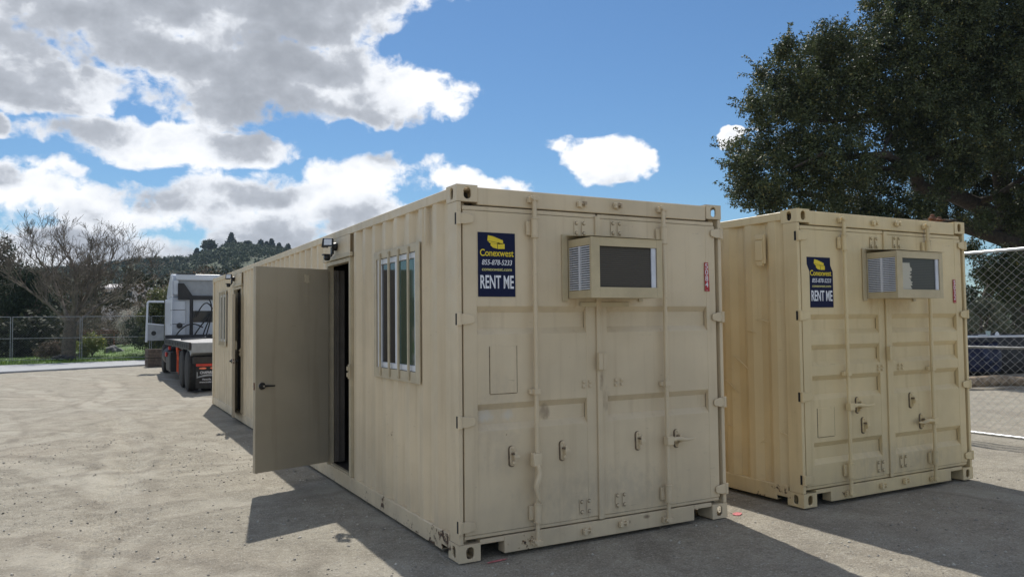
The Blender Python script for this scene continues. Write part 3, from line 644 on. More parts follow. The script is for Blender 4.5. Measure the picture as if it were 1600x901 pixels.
        zs = np.linspace(az0+.060, az1-.068, 19); first = sl_.build('slat', M['white_slat'], ac); first.location = (0, 0, zs[0])
        for zz in zs[1:]: inst(first, ac, (0, 0, float(zz)))
        mb = MB(); mb.box(*sorted((X(.030), X(.034))), -ad+.10, -.09, az0+.05, az1-.05); mb.build('coil', M['coil'], ac)
    mb = MB(); mb.box(ax0+.035, ax1-.035, -ad+.03, .0, az0+.035, az1-.035); mb.build('core', M['dark'], ac)
    mb = MB(); mb.box(ax0+.001, ax1-.001, -ad+.001, -.001, az0+.001, az0+.004); mb.box(ax0+.001, ax1-.001, -ad+.001, -.001, az1-.004, az1-.001); mb.build('casing', M['ac_tan'], ac)
    mb = MB(); fx0, fx1, fz0, fz1 = ax0+.075, ax1-.050, az0+.075, az1-.062
    mb.box(ax0-.001, fx0, -ad-.006, -ad-.001, az0-.002, az1+.002); mb.box(fx1, ax1+.001, -ad-.006, -ad-.001, az0-.002, az1+.002)
    mb.box(fx0+.0003, fx1-.0003, -ad-.006, -ad-.001, az0-.002, fz0); mb.box(fx0+.0003, fx1-.0003, -ad-.006, -ad-.001, fz1, az1+.002); mb.build('front_frame', M['ac_tan'], ac, .001)
    mb = MB(); mb.box(fx0+.001, fx1-.052, -ad+.010, -ad+.016, fz0+.001, fz1-.001); mb.build('condenser_mesh', M[spec['mesh']], ac)
    mb = MB(); mb.box(fx1-.046, fx1-.006, -ad+.002, -ad+.012, fz0+.001, fz1-.001); mb.build('side_trim', M['white_slat'], ac)
    mb = MB(); mb.box(ax0+.1, ax1-.09, -.010, -.002, az0-.060, az0-.024); mb.build('support_strip', M['ac_tan'], ac, .002) if spec.get('strip') else None
    # rent sticker
    sg = spec['sign']; sx0, sx1, sz0, sz1 = sg['r']; yv = FR-.0085
    st_ = MB(); st_.prism(sg['poly'], yv-.0015, yv, 'y'); s_ = st_.build('rental_sticker', M['navy'], root)
    cx = (sx0+sx1)/2; w_ = sx1-sx0; h_ = sz1-sz0; tx = sg.get('tx', 0)
    for poly in ([(-.075, .395), (-.070, .432), (-.030, .426), (.050, .400), (.052, .372), (.000, .372), (-.055, .378)], [(-.050, .362), (-.048, .376), (.004, .370), (.008, .384), (.064, .374), (.064, .340), (.010, .338), (-.030, .346)]):
        q = MB(); q.prism([(cx+tx+a*w_/.30, sz0+b*h_/.452) for a, b in poly], yv-.0032, yv-.0018, 'y'); q.build('logo_shape', M['yellow'], s_)
    for poly in ([(-.071, .3945), (-.026, .387), (.051, .375), (.051, .3735), (-.026, .3845), (-.071, .392)], [(.004, .338), (.008, .338), (.008, .383), (.005, .383)]):
        q = MB(); q.prism([(cx+tx+a*w_/.30, sz0+b*h_/.452) for a, b in poly], yv-.0036, yv-.0033, 'y'); q.build('logo_line', M['navy'], s_)
    tw = w_/.30
    text('Conexwest', .068, cx+tx*.5, yv-.0026, sz0+.286*h_/.452, M['yellow'], s_, 0, .0008, .86*tw)
    text('855-878-5233', .052, cx, yv-.0026, sz0+.224*h_/.452, M['white_print'], s_, .22, .0003, .83*tw)
    text('conexwest.com', .034, cx, yv-.0026, sz0+.182*h_/.452, M['sand_yellow'], s_, .12, .0005, 1.12*tw)
    text('RENT ME', .130, cx, yv-.0026, sz0+.060*h_/.452, M['white_print'], s_, 0, .0022, .52*tw)
    # number sticker
    nx0, nz0, nz1 = spec['num']; nt_ = MB(); nt_.prism([(nx0-.022, nz0), (nx0+.030 if spec['taper'] else nx0+.024, nz0), (nx0+.018, nz1), (nx0-.022, nz1)], -.0026, -.0008, 'y'); no = nt_.build('number_sticker', M['red_sticker'], root)
    for i, ch in enumerate(spec['digits']): text(ch, .064, nx0-.001, -.0034, nz1-.052-i*.051, M['white_print'], no, 0, .0002, 1.1)
    text('...', .03, nx0, -.0034, nz0+.006, M['white_print'], no, 0, 0, 1.)
    return root, xat

WN = [(.74, 1.70, 1.24, 2.20), (10.38, 11.20, 1.30, 2.22)]      # windows of the near container: y0,y1,z0,z1
DN = [(2.50, 3.30, .157, 2.25), (8.68, 9.45, .157, 2.25)]       # door openings
specA = dict(e0=.444, holes=[(a, b, c_, d) for a, b, c_, d in WN]+[(a, b, c_, d) for a, b, c_, d in DN],
    lining=[(.15, .74, .157, 2.5), (.741, 1.699, .157, 1.24), (.741, 1.699, 2.20, 2.5), (1.70, 2.50, .157, 2.5), (2.501, 3.299, 2.25, 2.5), (3.30, 8.68, .157, 2.5), (8.681, 9.449, 2.25, 2.5), (9.45, 10.38, .157, 2.5), (10.381, 11.199, .157, 1.3), (10.381, 11.199, 2.22, 2.5), (11.2, 12.0, .157, 2.5)],
    bands=[(.872, 1.062), (1.545, 1.745)], rods=(.598, 1.789), ret=([(.415, .688), (.837, .690)], [(1.530, .705), (1.915, .692)]),
    handles=(lambda: handle_v(.598, .655, .36), lambda: handle_h(1.789, 2.045, .690)),
    plates=([(.985, 2.275, 2.385), (1.052, 2.275, 2.385), (1.00, .205, .315), (1.065, .205, .315)], [(1.322, 2.29, 2.40), (1.385, 2.29, 2.40), (1.325, .215, .325), (1.390, .215, .325)]),
    data=(.25, .462, 1.13, 1.462), lock=1.33, ac=(.905, 1.548, .30, 1.800, 2.232), mesh='ac_mesh', strip=True,
    sign=dict(r=(.161, .458, 1.811, 2.264), poly=[(.161, 1.811), (.458, 1.811), (.458, 2.264), (.161, 2.264)]), num=(2.268, 1.868, 2.107), digits='5084', taper=True)
A, xatA = container('office_container', 'long tan container in front with barred window, open side door and sticker 5084', M['tan_a'], (0, 0, 0), 0, specA)
specB = dict(e0=.327, pitch=.285, holes=[], lining=[(.15, 12, .157, 2.5)], bands=[(.352, .545), (.915, 1.125), (1.208, 1.395), (1.488, 1.665)], bdepth=.030, rods=(.562, 1.778),
    ret=([(.727, .842), (.800, .655)], [(1.492, .842), (1.640, .633)]), handles=(lambda: handle_h(.562, .870, .842), lambda: handle_h(1.778, 1.50, .633)),
    plates=([(.985, 2.275, 2.385), (1.06, 2.275, 2.385), (.995, .205, .315), (1.06, .205, .315)], [(1.322, 2.29, 2.40), (1.39, 2.29, 2.40), (1.325, .215, .335), (1.390, .215, .335)]),
    data=(.205, .417, .589, .84), lock=1.30, ac=(.90, 1.56, .31, 1.805, 2.225), mesh='ac_mesh_b',
    sign=dict(r=(.147, .448, 1.725, 2.170), tx=-.018, poly=[(.147, 1.725), (.448, 1.725), (.448, 2.045), (.418, 2.10), (.416, 2.17), (.115, 2.170), (.115, 2.105), (.147, 2.04)]), num=(2.240, 1.770, 2.005), digits='5032', taper=False)
BT = (3.184, -.1465, .006); BR = -.0028
B, _ = container('office_container', 'yellowish tan container standing second, on the right, with red sticker numbered 5032', M['tan_b'], BT, BR, specB)

# side fittings of the near container ------------------------------------------------
def window(y0, y1, z0, z1, bars):
    w = MB(); t = .045
    # tan sheet flange
    w.box(-.014, -.004, y0-.075, y0+t-.03, z0-.075, z1+.055); w.box(-.014, -.004, y1-t+.03, y1+.045, z0-.075, z1+.055)
    w.box(-.0135, -.0045, y0+t-.0295, y1-t+.0295, z1-.012, z1+.054); w.box(-.0135, -.0045, y0+t-.0295, y1-t+.0295, z0-.074, z0+.012)
    win = w.build('window', M['frame_tan'], A, .002)
    f = MB(); a, b, c_, d = y0+.018, y1-.018, z0+.014, z1-.014
    f.box(.000, .040, a, a+.045, c_, d); f.box(.000, .040, b-.045, b, c_, d); f.box(.001, .041, a+.0455, b-.0455, c_, c_+.045); f.box(.001, .041, a+.0455, b-.0455, d-.045, d)
    f.box(.004, .034, (a+b)/2-.025, (a+b)/2+.025, c_+.046, d-.046)
    f.build('sliding_frame', M['white_vinyl'], win, .002)
    f = MB(); m2 = (a+b)/2; f.box(.012, .030, m2+.026, m2+.052, c_+.046, d-.046); f.box(.012, .030, b-.071, b-.046, c_+.046, d-.046); f.build('sash_frame', M['white_vinyl'], win, .002)
    p = MB(); p.box(.020, .024, a+.046, m2-.026, c_+.046, d-.046); p.build('pane', M['pane_green'], win)
    p = MB(); p.box(.021, .025, m2+.053, b-.072, c_+.046, d-.046); p.build('pane', M['pane_dark'], win)
    for i in range(bars):
        yy = y0+(y1-y0)*(i+.62)/(bars+.25); bmb = MB(); bmb.box(-.030, -.0145, yy-.0125, yy+.0125, z0-.055, z1+.035)
        for zz in (z0-.04, z1+.02): bmb.lathe([(.007, -.030), (.004, -.035)], (0, 0, 0), 'x', 8); bmb.v[-16:] = [(v[0], v[1]+yy, v[2]+zz) for v in bmb.v[-16:]]
        bmb.build('security_bar', M['frame_tan'], win, .002)
window(*WN[0], 4); window(*WN[1], 4)
def doorway(y0, y1, z0, z1):
    mb = MB(); mb.box(-.012, .060, y0-.035, y0+.012, z0+.001, z1+.03); mb.box(-.012, .060, y1-.012, y1+.035, z0+.001, z1+.03); mb.box(-.0115, .0595, y0+.0125, y1-.0125, z1-.012, z1+.029)
    mb.box(.02, .0585, y0+.0125, y1-.0125, z0+.0005, z0+.012); o = mb.build('door_frame', M['frame_tan'], A, .003)
    for (ja, jb) in ((y1-.040, y1-.013), (y0+.013, y0+.040)): mb = MB(); mb.box(.061, .17, ja, jb, z0+.02, z1-.05); mb.box(.09, .11, ja-.012, jb+.012, z0+.02, z1-.05); mb.build('door_jamb', M['liner'], A, .003)
    mb = MB(); mb.box(-.030, -.001, y0-.09, y1+.10, z1+.034, z1+.075); mb.build('drip_cap', M['frame_tan'], A, .003)
    mb = MB(); mb.box(-.008, -.002, y0-.02, y1+.06, z1+.076, H-.088); mb.build('lamp_plate', M['tan_a'], A, .002)
    mb = MB(); mb.box(-.028, -.012, y0-.05, y0-.006, 1.10, 1.24); mb.box(-.045, -.028, y0-.045, y0-.020, 1.12, 1.16); mb.box(-.045, -.028, y0-.045, y0-.020, 1.18, 1.22); mb.build('hasp', M['frame_tan'], A, .003)
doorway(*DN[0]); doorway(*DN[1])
def leaf(hy, fx, fy, z0, z1):
    """swung-out door: hinge at (0,hy), free edge at (fx,fy)"""
    w = math.hypot(fx, fy-hy); ang = math.atan2(fy-hy, fx)
    d = MB(); d.box(0, w, -.0225, .0225, z0, z1); o = d.build('entry_door', M['door_tan'], A, .002); o.location = (-.016, hy, 0); o.rotation_euler = (0, 0, ang)
    # local y>0 is left of the direction hinge->free edge
    zc = 1.03; xc = w-.070
    for s in (1, -1):
        h = MB(); h.lathe([(.034, .0226), (.036, .028), (.030, .040), (.014, .044), (.014, .060), (.011, .062)], (0, 0, 0), 'y', 20)
        h.tube([(0, .054, 0), (-.03, .058, .001), (-.12, .056, -.003)], [.010, .0105, .008], 8)
        h.v = [(v[0]+xc, v[1]*s, v[2]+zc) for v in h.v]; h.build('lever_handle', M['chrome'] if False else M['black_plastic'], o, 0, True)
        h = MB(); h.lathe([(.040, .0226), (.038, .0265), (.033, .0268)], (0, 0, 0), 'y', 24); h.v = [(v[0]+xc, v[1]*s, v[2]+zc) for v in h.v]; h.build('handle_rose', M['chrome'], o, 0, True)
        h = MB(); h.lathe([(.010, .060), (.010, .064)], (0, 0, 0), 'y', 12); h.v = [(v[0]+xc, v[1]*s, v[2]+zc) for v in h.v]; h.build('key_cylinder', M['chrome'], o)
    h = MB(); h.box(w, w+.002, -.012, .012, zc-.035, zc+.035); h.build('latch_plate', M['rust'], o)
    h = MB(); h.box(w, w+.012, -.006, .006, zc-.010, zc+.010); h.build('latch_bolt', M['chrome'], o)
    for zz in (z0+.2, (z0+z1)/2, z1-.2):
        h = MB(); h.tube([(-.006, -.02, zz-.05), (-.006, -.02, zz+.05)], .008, 8); h.build('hinge', M['frame_tan'], o)
    return o
D1 = leaf(3.262, -.790, 3.005, .190, 2.205)
mb = MB(); mb.prism([(.235, 2.06), (.262, 2.052), (.29, 2.06), (.283, 2.10), (.29, 2.142), (.262, 2.135), (.235, 2.142), (.243, 2.10)], .0226, .030, 'y'); mb.build('closer_bracket', M['frame_tan'], D1)
for c_ in D1.children:
    if c_.name.startswith('closer'): c_.location = (0, 0, 0)
D2 = leaf(9.42, -.125, 8.565, .110, 2.14)
mb = MB(); mb.box(.78, .83, .0226, .05, 1.22, 1.36); mb.build('hasp', M['frame_tan'], D2)
def floodlight(y, z, label, lt):
    f = empty('floodlight', (-.03, y, z), 0, label=label, cat='floodlight', group='twin floodlights over the container doors'); f.scale = (.78, .78, .78)
    mb = MB(); mb.lathe([(.052, 0), (.055, -.02), (.045, -.05), (.02, -.056)], (.022, 0, -.01), 'x', 20); mb.box(-.05, -.02, -.03, .03, -.11, -.02); mb.build('base', M['black_plastic'], f, 0, True)
    for s, rz, rx in ((-1, R(-62), R(-8)), (1, R(-118), R(-30))):
        h = MB(); h.box(-.062, .062, -.035, .015, -.050, .050); h.box(-.068, .068, .014, .020, -.056, .056)
        o = h.build('lamp_head', M['black_plastic'], f, .006); e = MB(); e.box(-.050, .050, .0201, .023, -.040, .040); l = e.build('lamp_lens', M['lamp'], o, .002)
        o.rotation_euler = (R(8), 0, rz+math.pi/2+R(62) if False else (R(150) if s < 0 else R(60))); o.location = (-.11, s*.085, .035)
    mb = MB(); mb.tube([(-.035, 0, .01), (-.08, -.06, .03), (-.10, -.075, .035)], .014, 8); mb.tube([(-.035, 0, .01), (-.08, .06, .03), (-.10, .075, .035)], .014, 8); mb.tube([(-.035, 0, -.08), (-.05, 0, -.13), (-.09, -.01, -.15)], .016, 8); mb.build('arm', M['black_plastic'], f, 0, True)
    mb = MB(); mb.lathe([(.030, -.03), (.042, -.01), (.042, .03), (.03, .045)], (-.115, -.01, -.155), 'x', 14); mb.box(-.165, -.075, -.05, .03, -.128, -.112); mb.build('motion_sensor', M['black_plastic'], f, 0, True)
floodlight(2.93, 2.425, 'black twin floodlight above the wide open grey door', 0); floodlight(9.35, 2.44, 'black twin floodlight above the ajar door at the far end', 0)
# small wall fittings
mb = MB(); mb.box(-.012, .004, 4.10, 4.16, 1.22, 1.34); mb.box(-.03, -.012, 4.115, 4.145, 1.22, 1.25); mb.build('door_catch', M['frame_tan'], A, .003)
mb = MB(); mb.prism([(-.005, .56), (-.004, .58), (.004, .585), (.004, .555)], 2.22, 2.50, 'z'); mb.build('patch_seam', M['tan_a'], A)
# vent on the side of the second container
mb = MB(); mb.box(-.020, .006, .36, .47, 2.13, 2.40); mb.box(-.035, -.020, .372, .458, 2.16, 2.34); mb.prism([(.37, 2.16), (.46, 2.16), (.44, 2.11), (.39, 2.11)], -.03, .006, 'x'); mb.box(-.028, -.020, .372, .458, 2.352, 2.385); mb.build('side_vent', M['tan_b'], B, .006)
# creases pressed into that side
for i, (a, b) in enumerate((((.80, 1.28), (.60, 1.16)), ((.92, 1.05), (.74, .93)), ((.62, 1.52), (.50, 1.50)), ((.50, 1.62), (.34, 1.60)), ((.25, .62), (.15, .60)), ((.9, .62), (.8, .60)), ((.48, .5), (.38, .52)))):
    mb = MB(); mb.tube([(.002, a[0], a[1]), (-.001, (a[0]+b[0])/2, (a[1]+b[1])/2+.01), (.002, b[0], b[1])], [.003, .008, .003], 6); mb.build('crease', M['tan_b'], B, 0, True)
# rusty twist locks on the roof
for i, (x, lb) in enumerate(((2.02, 'larger rusty twist lock lying on the container roof edge'), (2.13, 'flatter rusty twist lock lying next to the roof corner'))):
    o = MB(); o.lathe([(.02, -.01), (.034, 0), (.036, .022), (.026, .034), (.018, .038), (.024, .050), (.012, .060)], (0, 0, 0), 'z', 12); o.box(-.055, .05, -.03, .03, .004, .020)
    q = o.build('twist_lock', M['rust'], None, .004); q.location = (BT[0]+x, BT[1]+.06, H+.016 if i == 0 else H+.010); q.scale = (1, 1, 1 if i == 0 else .75); q.rotation_euler = (R(4), 0, .4+i); tag(q, lb, 'twist lock', 'rusty twist locks on the roof')
# pink marking paint on the dirt
def splat(cx, cy, rx, ry, a, label):
    n = 22; pts = []
    for i in range(n):
        w = 2*math.pi*i/n; r = .7+.5*abs(nn(math.cos(w)*2+cx, math.sin(w)*2, 1.5)); x, y = rx*r*math.cos(w), ry*r*math.sin(w)
        pts.append((cx+x*math.cos(a)-y*math.sin(a), cy+x*math.sin(a)+y*math.cos(a)))
    m_ = MB(); m_.add([(x, y, gh(x, y)+.006) for x, y in pts]+[(cx, cy, gh(cx, cy)+.007)], [(i, (i+1) % n, n) for i in range(n)]); tag(m_.build('paint_mark', M['pink']), label, 'paint mark', 'pink marks sprayed on the dirt')
splat(.26, -.055, .10, .022, .1, 'pink paint mark at the near left corner of the front container')
splat(2.60, .05, .07, .045, .5, 'pink paint mark between the two containers')

# ------------------------------------------------------------------ foliage and branch helpers
def leaves(cent, rad, per, size, asp=.5, seed=0, flat=1., droop=0.):
    """rhombus leaves scattered in small balls round the given centres"""
    rs = np.random.RandomState(seed); n = len(cent)*per
    c = np.repeat(cent, per, 0); rr = np.repeat(np.broadcast_to(rad, len(cent)), per)
    d = rs.normal(size=(n, 3)); d /= np.linalg.norm(d, axis=1)[:, None]; r = rs.rand(n)**.5
    p = c+d*(rr*r)[:, None]*np.array([1, 1, flat])
    nrm = d*.6+rs.normal(size=(n, 3))*.6+np.array([0, 0, .5]); nrm /= np.linalg.norm(nrm, axis=1)[:, None]
    a = np.cross(nrm, rs.normal(size=(n, 3))); a[:, 2] -= droop; a /= np.linalg.norm(a, axis=1)[:, None]; b = np.cross(nrm, a)
    s = size*(.6+.8*rs.rand(n))[:, None]
    V = np.empty((n, 4, 3)); V[:, 0] = p-a*s*.5; V[:, 1] = p+b*s*.5*asp+nrm*s*.08; V[:, 2] = p+a*s*.5; V[:, 3] = p-b*s*.5*asp+nrm*s*.08
    return V.reshape(-1, 3), np.arange(n*4).reshape(n, 4)
def ball(c, r, n, rs, shell=.45, flat=.85):
    d = rs.normal(size=(n, 3)); d /= np.linalg.norm(d, axis=1)[:, None]
    return np.array(c)+d*(r*(shell+(1-shell)*rs.rand(n, 1)**.7))*np.array([1, 1, flat])
def crown(name, cs, rad, per, size, m, parent, asp=.5, seed=0, **kw):
    V, F = leaves(cs, rad, per, size, asp, seed, **kw); return fast_mesh(name, V, F, m, parent)
class Branches:
    """tapered limbs collected into one array mesh"""
    def __init__(s, n=5): s.V = []; s.F = []; s.n = n; s.c = 0; s.tips = []
    def limb(s, pts, rads, n=None):
        n = n or s.n; P = np.array([tuple(p) for p in pts], float); ang = 2*np.pi*np.arange(n)/n
        for i in range(len(P)):
            t = P[min(i+1, len(P)-1)]-P[max(i-1, 0)]; t /= np.linalg.norm(t)+1e-9
            a = np.cross(t, (0, 0, 1) if abs(t[2]) < .9 else (1, 0, 0)); a /= np.linalg.norm(a); b = np.cross(t, a)
            s.V.append(P[i]+rads[i]*(np.cos(ang)[:, None]*a+np.sin(ang)[:, None]*b))
        for i in range(len(P)-1):
            for j in range(n): s.F.append((s.c+i*n+j, s.c+i*n+(j+1) % n, s.c+(i+1)*n+(j+1) % n, s.c+(i+1)*n+j))
        s.c += len(P)*n
    def grow(s, p, d, ln, r, lvl, rg, kids=(2, 4), spread=.6, up=.15, shrink=.68, wig=.18, minr=.004, seg=4):
        p = Vector(p); d = Vector(d).normalized(); pts = [p.copy()]; rr = [r]
        for i in range(seg):
            d = (d+Vector((rg.gauss(0, wig), rg.gauss(0, wig), rg.gauss(0, wig)+up*.3))).normalized(); p = p+d*ln/seg; pts.append(p.copy()); rr.append(max(minr, r*(1-.45*(i+1)/seg)))
        s.limb(pts, rr, 3 if r < .02 else (4 if r < .06 else None))
        if lvl == 0: s.tips.append(p); return
        for q in range(rg.randint(*kids)):
            k_ = rg.randint(max(1, seg-3), seg); base = pts[k_]; a = Vector((rg.gauss(0, 1), rg.gauss(0, 1), rg.gauss(0, 1))); a = (a-d*a.dot(d)).normalized()
            nd = (d*(1-spread*.5)+a*spread*rg.uniform(.7, 1.3)+Vector((0, 0, up))).normalized()
            s.grow(base, nd, ln*shrink*rg.uniform(.75, 1.15), rr[k_]*rg.uniform(.55, .75), lvl-1, rg, kids, spread, up, shrink, wig, minr, seg)
    def build(s, name, m, parent=None): 
        o = fast_mesh(name, np.concatenate(s.V), np.array(s.F), m, parent); o.data.polygons.foreach_set('use_smooth', np.ones(len(s.F), dtype=bool)); return o

# ------------------------------------------------------------------ oak on the right
rs = np.random.RandomState(5)
DS = 1.2
base = at(1606, 500, 25.5*DS); base.z = -.05
oak = empty('oak_tree', base, 0, label='huge dark green oak spreading over the fence behind the second container', cat='oak tree')
br = Branches(8); O = Vector(base)
def A3(px, py, d): return at(px, py, d*DS)-O
OD = 25.5
trunk = [Vector((0, 0, 0)), A3(1604, 470, OD+1), A3(1598, 405, OD+.5), A3(1572, 348, OD)]
br.limb(trunk, [.62, .50, .46, .42], 12); tr = br.build('trunk', M['oakbark'], oak)
br = Branches(7)
br.limb([A3(1572, 350, OD), A3(1530, 322, 24.8), A3(1490, 305, 24.2), A3(1452, 300, 23.6), A3(1434, 288, 23.3), A3(1431, 270, 23)], [.38, .32, .29, .26, .24, .20])
br.limb([A3(1431, 272, 23), A3(1412, 258, 22.5), A3(1385, 242, 22), A3(1358, 243, 21.8), A3(1320, 246, 21.5), A3(1285, 240, 21), A3(1240, 262, 21)], [.17, .15, .14, .11, .09, .07, .03])
br.limb([A3(1380, 240, 22), A3(1384, 222, 22), A3(1395, 205, 22.2)], [.10, .08, .05]); br.limb([A3(1431, 268, 23), A3(1392, 264, 22.4), A3(1372, 262, 22), A3(1340, 255, 21.5)], [.12, .09, .07, .04])
br.limb([A3(1433, 268, 23), A3(1444, 250, 23), A3(1465, 240, 23), A3(1478, 228, 23), A3(1520, 215, 22.5)], [.15, .13, .11, .10, .04])
br.limb([A3(1520, 318, 24.8), A3(1560, 305, 24), A3(1590, 284, 23), A3(1640, 260, 23)], [.16, .12, .10, .06])
br.limb([A3(1430, 350, 25), A3(1400, 330, 24), A3(1320, 310, 23), A3(1210, 300, 22), A3(1206, 345, 22)], [.12, .10, .10, .07, .04]); br.limb([A3(1585, 380, OD), A3(1500, 352, 25), A3(1430, 350, 25), A3(1380, 352, 24.5)], [.30, .25, .2, .12])
br.limb([A3(1575, 350, OD), A3(1555, 230, 25), A3(1520, 110, 24.5), A3(1480, 10, 24), A3(1430, -80, 23)], [.33, .26, .2, .15, .06])
br.limb([A3(1530, 130, 24.6), A3(1440, 90, 23.5), A3(1370, 70, 22.5), A3(1290, 80, 22)], [.15, .11, .08, .03]); br.limb([A3(1545, 200, 25), A3(1400, 170, 23.5), A3(1300, 190, 22.5), A3(1210, 180, 22)], [.15, .11, .08, .03])
br.limb([A3(1600, 380, OD), A3(1680, 250, 26), A3(1740, 120, 27), A3(1800, 20, 27)], [.34, .28, .2, .08]); br.limb([A3(1680, 250, 26), A3(1800, 230, 25), A3(1900, 210, 25)], [.2, .14, .05])
br.limb([A3(1600, 400, OD), A3(1560, 425, 26.5), A3(1540, 470, 28), A3(1550, 540, 29)], [.3, .25, .2, .22])
br.build('limb', M['oakbark'], oak)
lobes = [(1195, 280, 1.0), (1170, 300, .62), (1168, 232, .62), (1160, 262, .5), (1205, 118, .62), (1228, 78, .40), (1195, 165, .7), (1225, 200, .95), (1262, 245, 1.1), (1205, 322, .5), (1196, 312, .45), (1262, 95, .70), (1300, 62, .55), (1318, 95, .95), (1290, 150, 1.15),
         (1350, 160, 1.5), (1310, 250, 1.1), (1275, 305, .75), (1330, 310, .95), (1392, 5, .85), (1370, 75, 1.0), (1455, 45, 1.5), (1430, 140, 1.6), (1500, 130, 1.8), (1565, 60, 1.8), (1585, 175, 1.9), (1480, -10, 1.5), (1650, 100, 2.5),
         (1640, 235, 1.8), (1395, 338, .75), (1360, 342, .6), (1455, 345, .55), (1500, 215, 1.3), (1545, 250, 1.0), (1420, 215, 1.0), (1600, -20, 2.3), (1520, -90, 2.4), (1420, -90, 1.7), (1750, 40, 3.), (1800, 200, 3.), (1710, -130, 3.2), (1560, -210, 3.), (1880, 60, 2.6), (1240, 160, .8), (1250, 130, .6), (1380, 280, .9), (1425, 390, .6), (1300, 350, .45),
         (1650, 300, 1.1), (1490, 325, .8), (1532, 342, .44), (1478, 290, .42), (1568, 312, .44), (1446, 322, .44), (1505, 268, .44), (1590, 345, .44), (1420, 262, .4), (1540, 345, .55), (1585, 330, .8), (1455, 300, .9), (1500, 285, .9), (1555, 300, .9), (1620, 350, .7), (1430, 240, .9), (1480, 255, 1.0), (1545, 420, .5), (1570, 405, .4), (1520, 390, .35), (1590, 440, .8), (1245, 328, .35)]
cs = []
for i, (px, py, r) in enumerate(lobes):
    d = 22+rs.uniform(-1, 1)+max(0, (px-1350))/250.*1.2
    if 1425 < px < 1610 and 235 < py < 352 and r > .45: d = 27.5
    r *= DS; n = int(98*r*r)+12; c_ = ball(tuple(A3(px, py, d)), r, n, rs, .35); cs.append(c_)
    if 1230 < px < 1800 and py < 330 and d < 27: cs.append(ball(tuple(A3(px+rs.uniform(-25, 25), py+rs.uniform(-15, 15), d+3.2)), r*1.15, int(32*r*r), rs, .1))
cs = np.concatenate(cs)
crown('crown', cs, .25, 40, .098, M['oak'], oak, .52, 3)
sp = []                                        # sprays reaching out of the outline
for (px, py, r) in lobes[:20]:
    c_ = A3(px, py, 21.8)
    for q in range(7):
        d = Vector(rs.normal(size=3)).normalized(); d.z = abs(d.z)*.8; tip = c_+d*r*DS*1.02
        for t in np.linspace(0, .45, 5): sp.append(tuple(tip+d*float(t)+Vector((0, 0, t*.15))))
crown('spray', np.array(sp), .10, 9, .10, M['oak'], oak, .45, 9)

# ------------------------------------------------------------------ trees helpers used on the left
def foliage_tree(name, label, cat, pos, h, rx, m, bark, seed, size=.12, per=20, cr=.35, dens=1., trunk_h=.35, cone=False, group=None, zf=.9):
    rs_ = np.random.RandomState(seed); rg = random.Random(seed); root = empty(name, pos, rg.uniform(0, 6), label=label, cat=cat, group=group)
    b = Branches(6); th = h*trunk_h; b.limb([(0, 0, -.1), (.02*h*rg.uniform(-1, 1), 0, th), (0, .01*h, h*.8)], [.035*h, .025*h, .008*h]); 
    for q in range(6):
        a = rg.uniform(0, 6.28); b.limb([(0, 0, th*rg.uniform(.8, 1.3)), (rx*.6*math.cos(a), rx*.6*math.sin(a), h*rg.uniform(.45, .75))], [.014*h, .005*h])
    b.build('trunk', bark, root); cs_ = []
    if cone:
        for q in range(int(60*dens)):
            t = rs_.rand()**.8; z_ = h*(.12+.88*t); r_ = rx*(1-t)**.8*(.6+.4*rs_.rand()); a = rs_.rand()*6.28; cs_.append([(r_*math.cos(a), r_*math.sin(a), z_-.05*h*rs_.rand())])
    else:
        for q in range(int(9*dens)):
            a = rs_.rand()*6.28; t = rs_.rand(); zz = h*(trunk_h*.9+(1-trunk_h)*(.12+.70*t)); r_ = rx*(.75*math.sin(math.pi*min(1, .2+t*.75)))*rs_.rand()**.4
            lr = rx*rs_.uniform(.28, .45); cs_.append(ball((r_*math.cos(a), r_*math.sin(a), zz), lr, int(18*dens), rs_, .3, zf))
    cs_ = np.concatenate([np.array(c_) for c_ in cs_]); crown('crown', cs_, cr, per, size, m, root, .55, seed); return root

# bare tree behind the left fence
tb = gp(106, 563); rg = random.Random(21)
bt = empty('bare_tree', tb, 0, label='large leafless tree with spreading branches behind the left fence', cat='bare tree')
b = Branches(8); b.limb([(0, 0, -.1), (.02, 0, .5), (.05, 0, 1.3), (.12, 0, 1.9)], [.36, .30, .27, .26]); b.build('trunk', M['bark'], bt)
b = Branches(6)
U = lambda px, py, dd=0: at(px, py, 37.2+dd)-Vector(tb)
for pts, r in (([(.05, 0, 1.6), U(128, 475), U(150, 438), U(168, 415, .5)], .15), ([(.12, 0, 1.8), U(118, 470, -.5), U(120, 430, -1), U(108, 400, -1)], .15), ([(.1, 0, 1.7), U(96, 470, .8), U(80, 430, 1), U(62, 408, 1.2)], .13),
               ([(.1, 0, 1.5), U(150, 480, 1.5), U(178, 462, 2), U(205, 448, 2)], .10), ([(.1, 0, 1.8), U(135, 440, 2), U(140, 400, 3)], .11), ([(.1, 0, 1.6), U(75, 475, -1), U(40, 450, -1.5), U(22, 438, -1.5)], .09)):
    n = len(pts); r *= .8; rr = [r*(1-.45*i/(n-1)) for i in range(n)]; b.limb(pts, rr)
    for i in range(1, n):
        for q in range(3):
            d = (Vector(pts[i])-Vector(pts[i-1])).normalized(); a = Vector((rg.gauss(0, 1), rg.gauss(0, 1), rg.gauss(0, .5)))
            b.grow(Vector(pts[i-1]).lerp(Vector(pts[i]), rg.uniform(.55, 1)), d+a*.45+Vector((0, 0, .15)), rg.uniform(1.1, 1.6), rr[i]*.55, 4, rg, (2, 4), .62, .22, .70, .13, .0075, 4)
b.build('branches', M['twig'], bt)
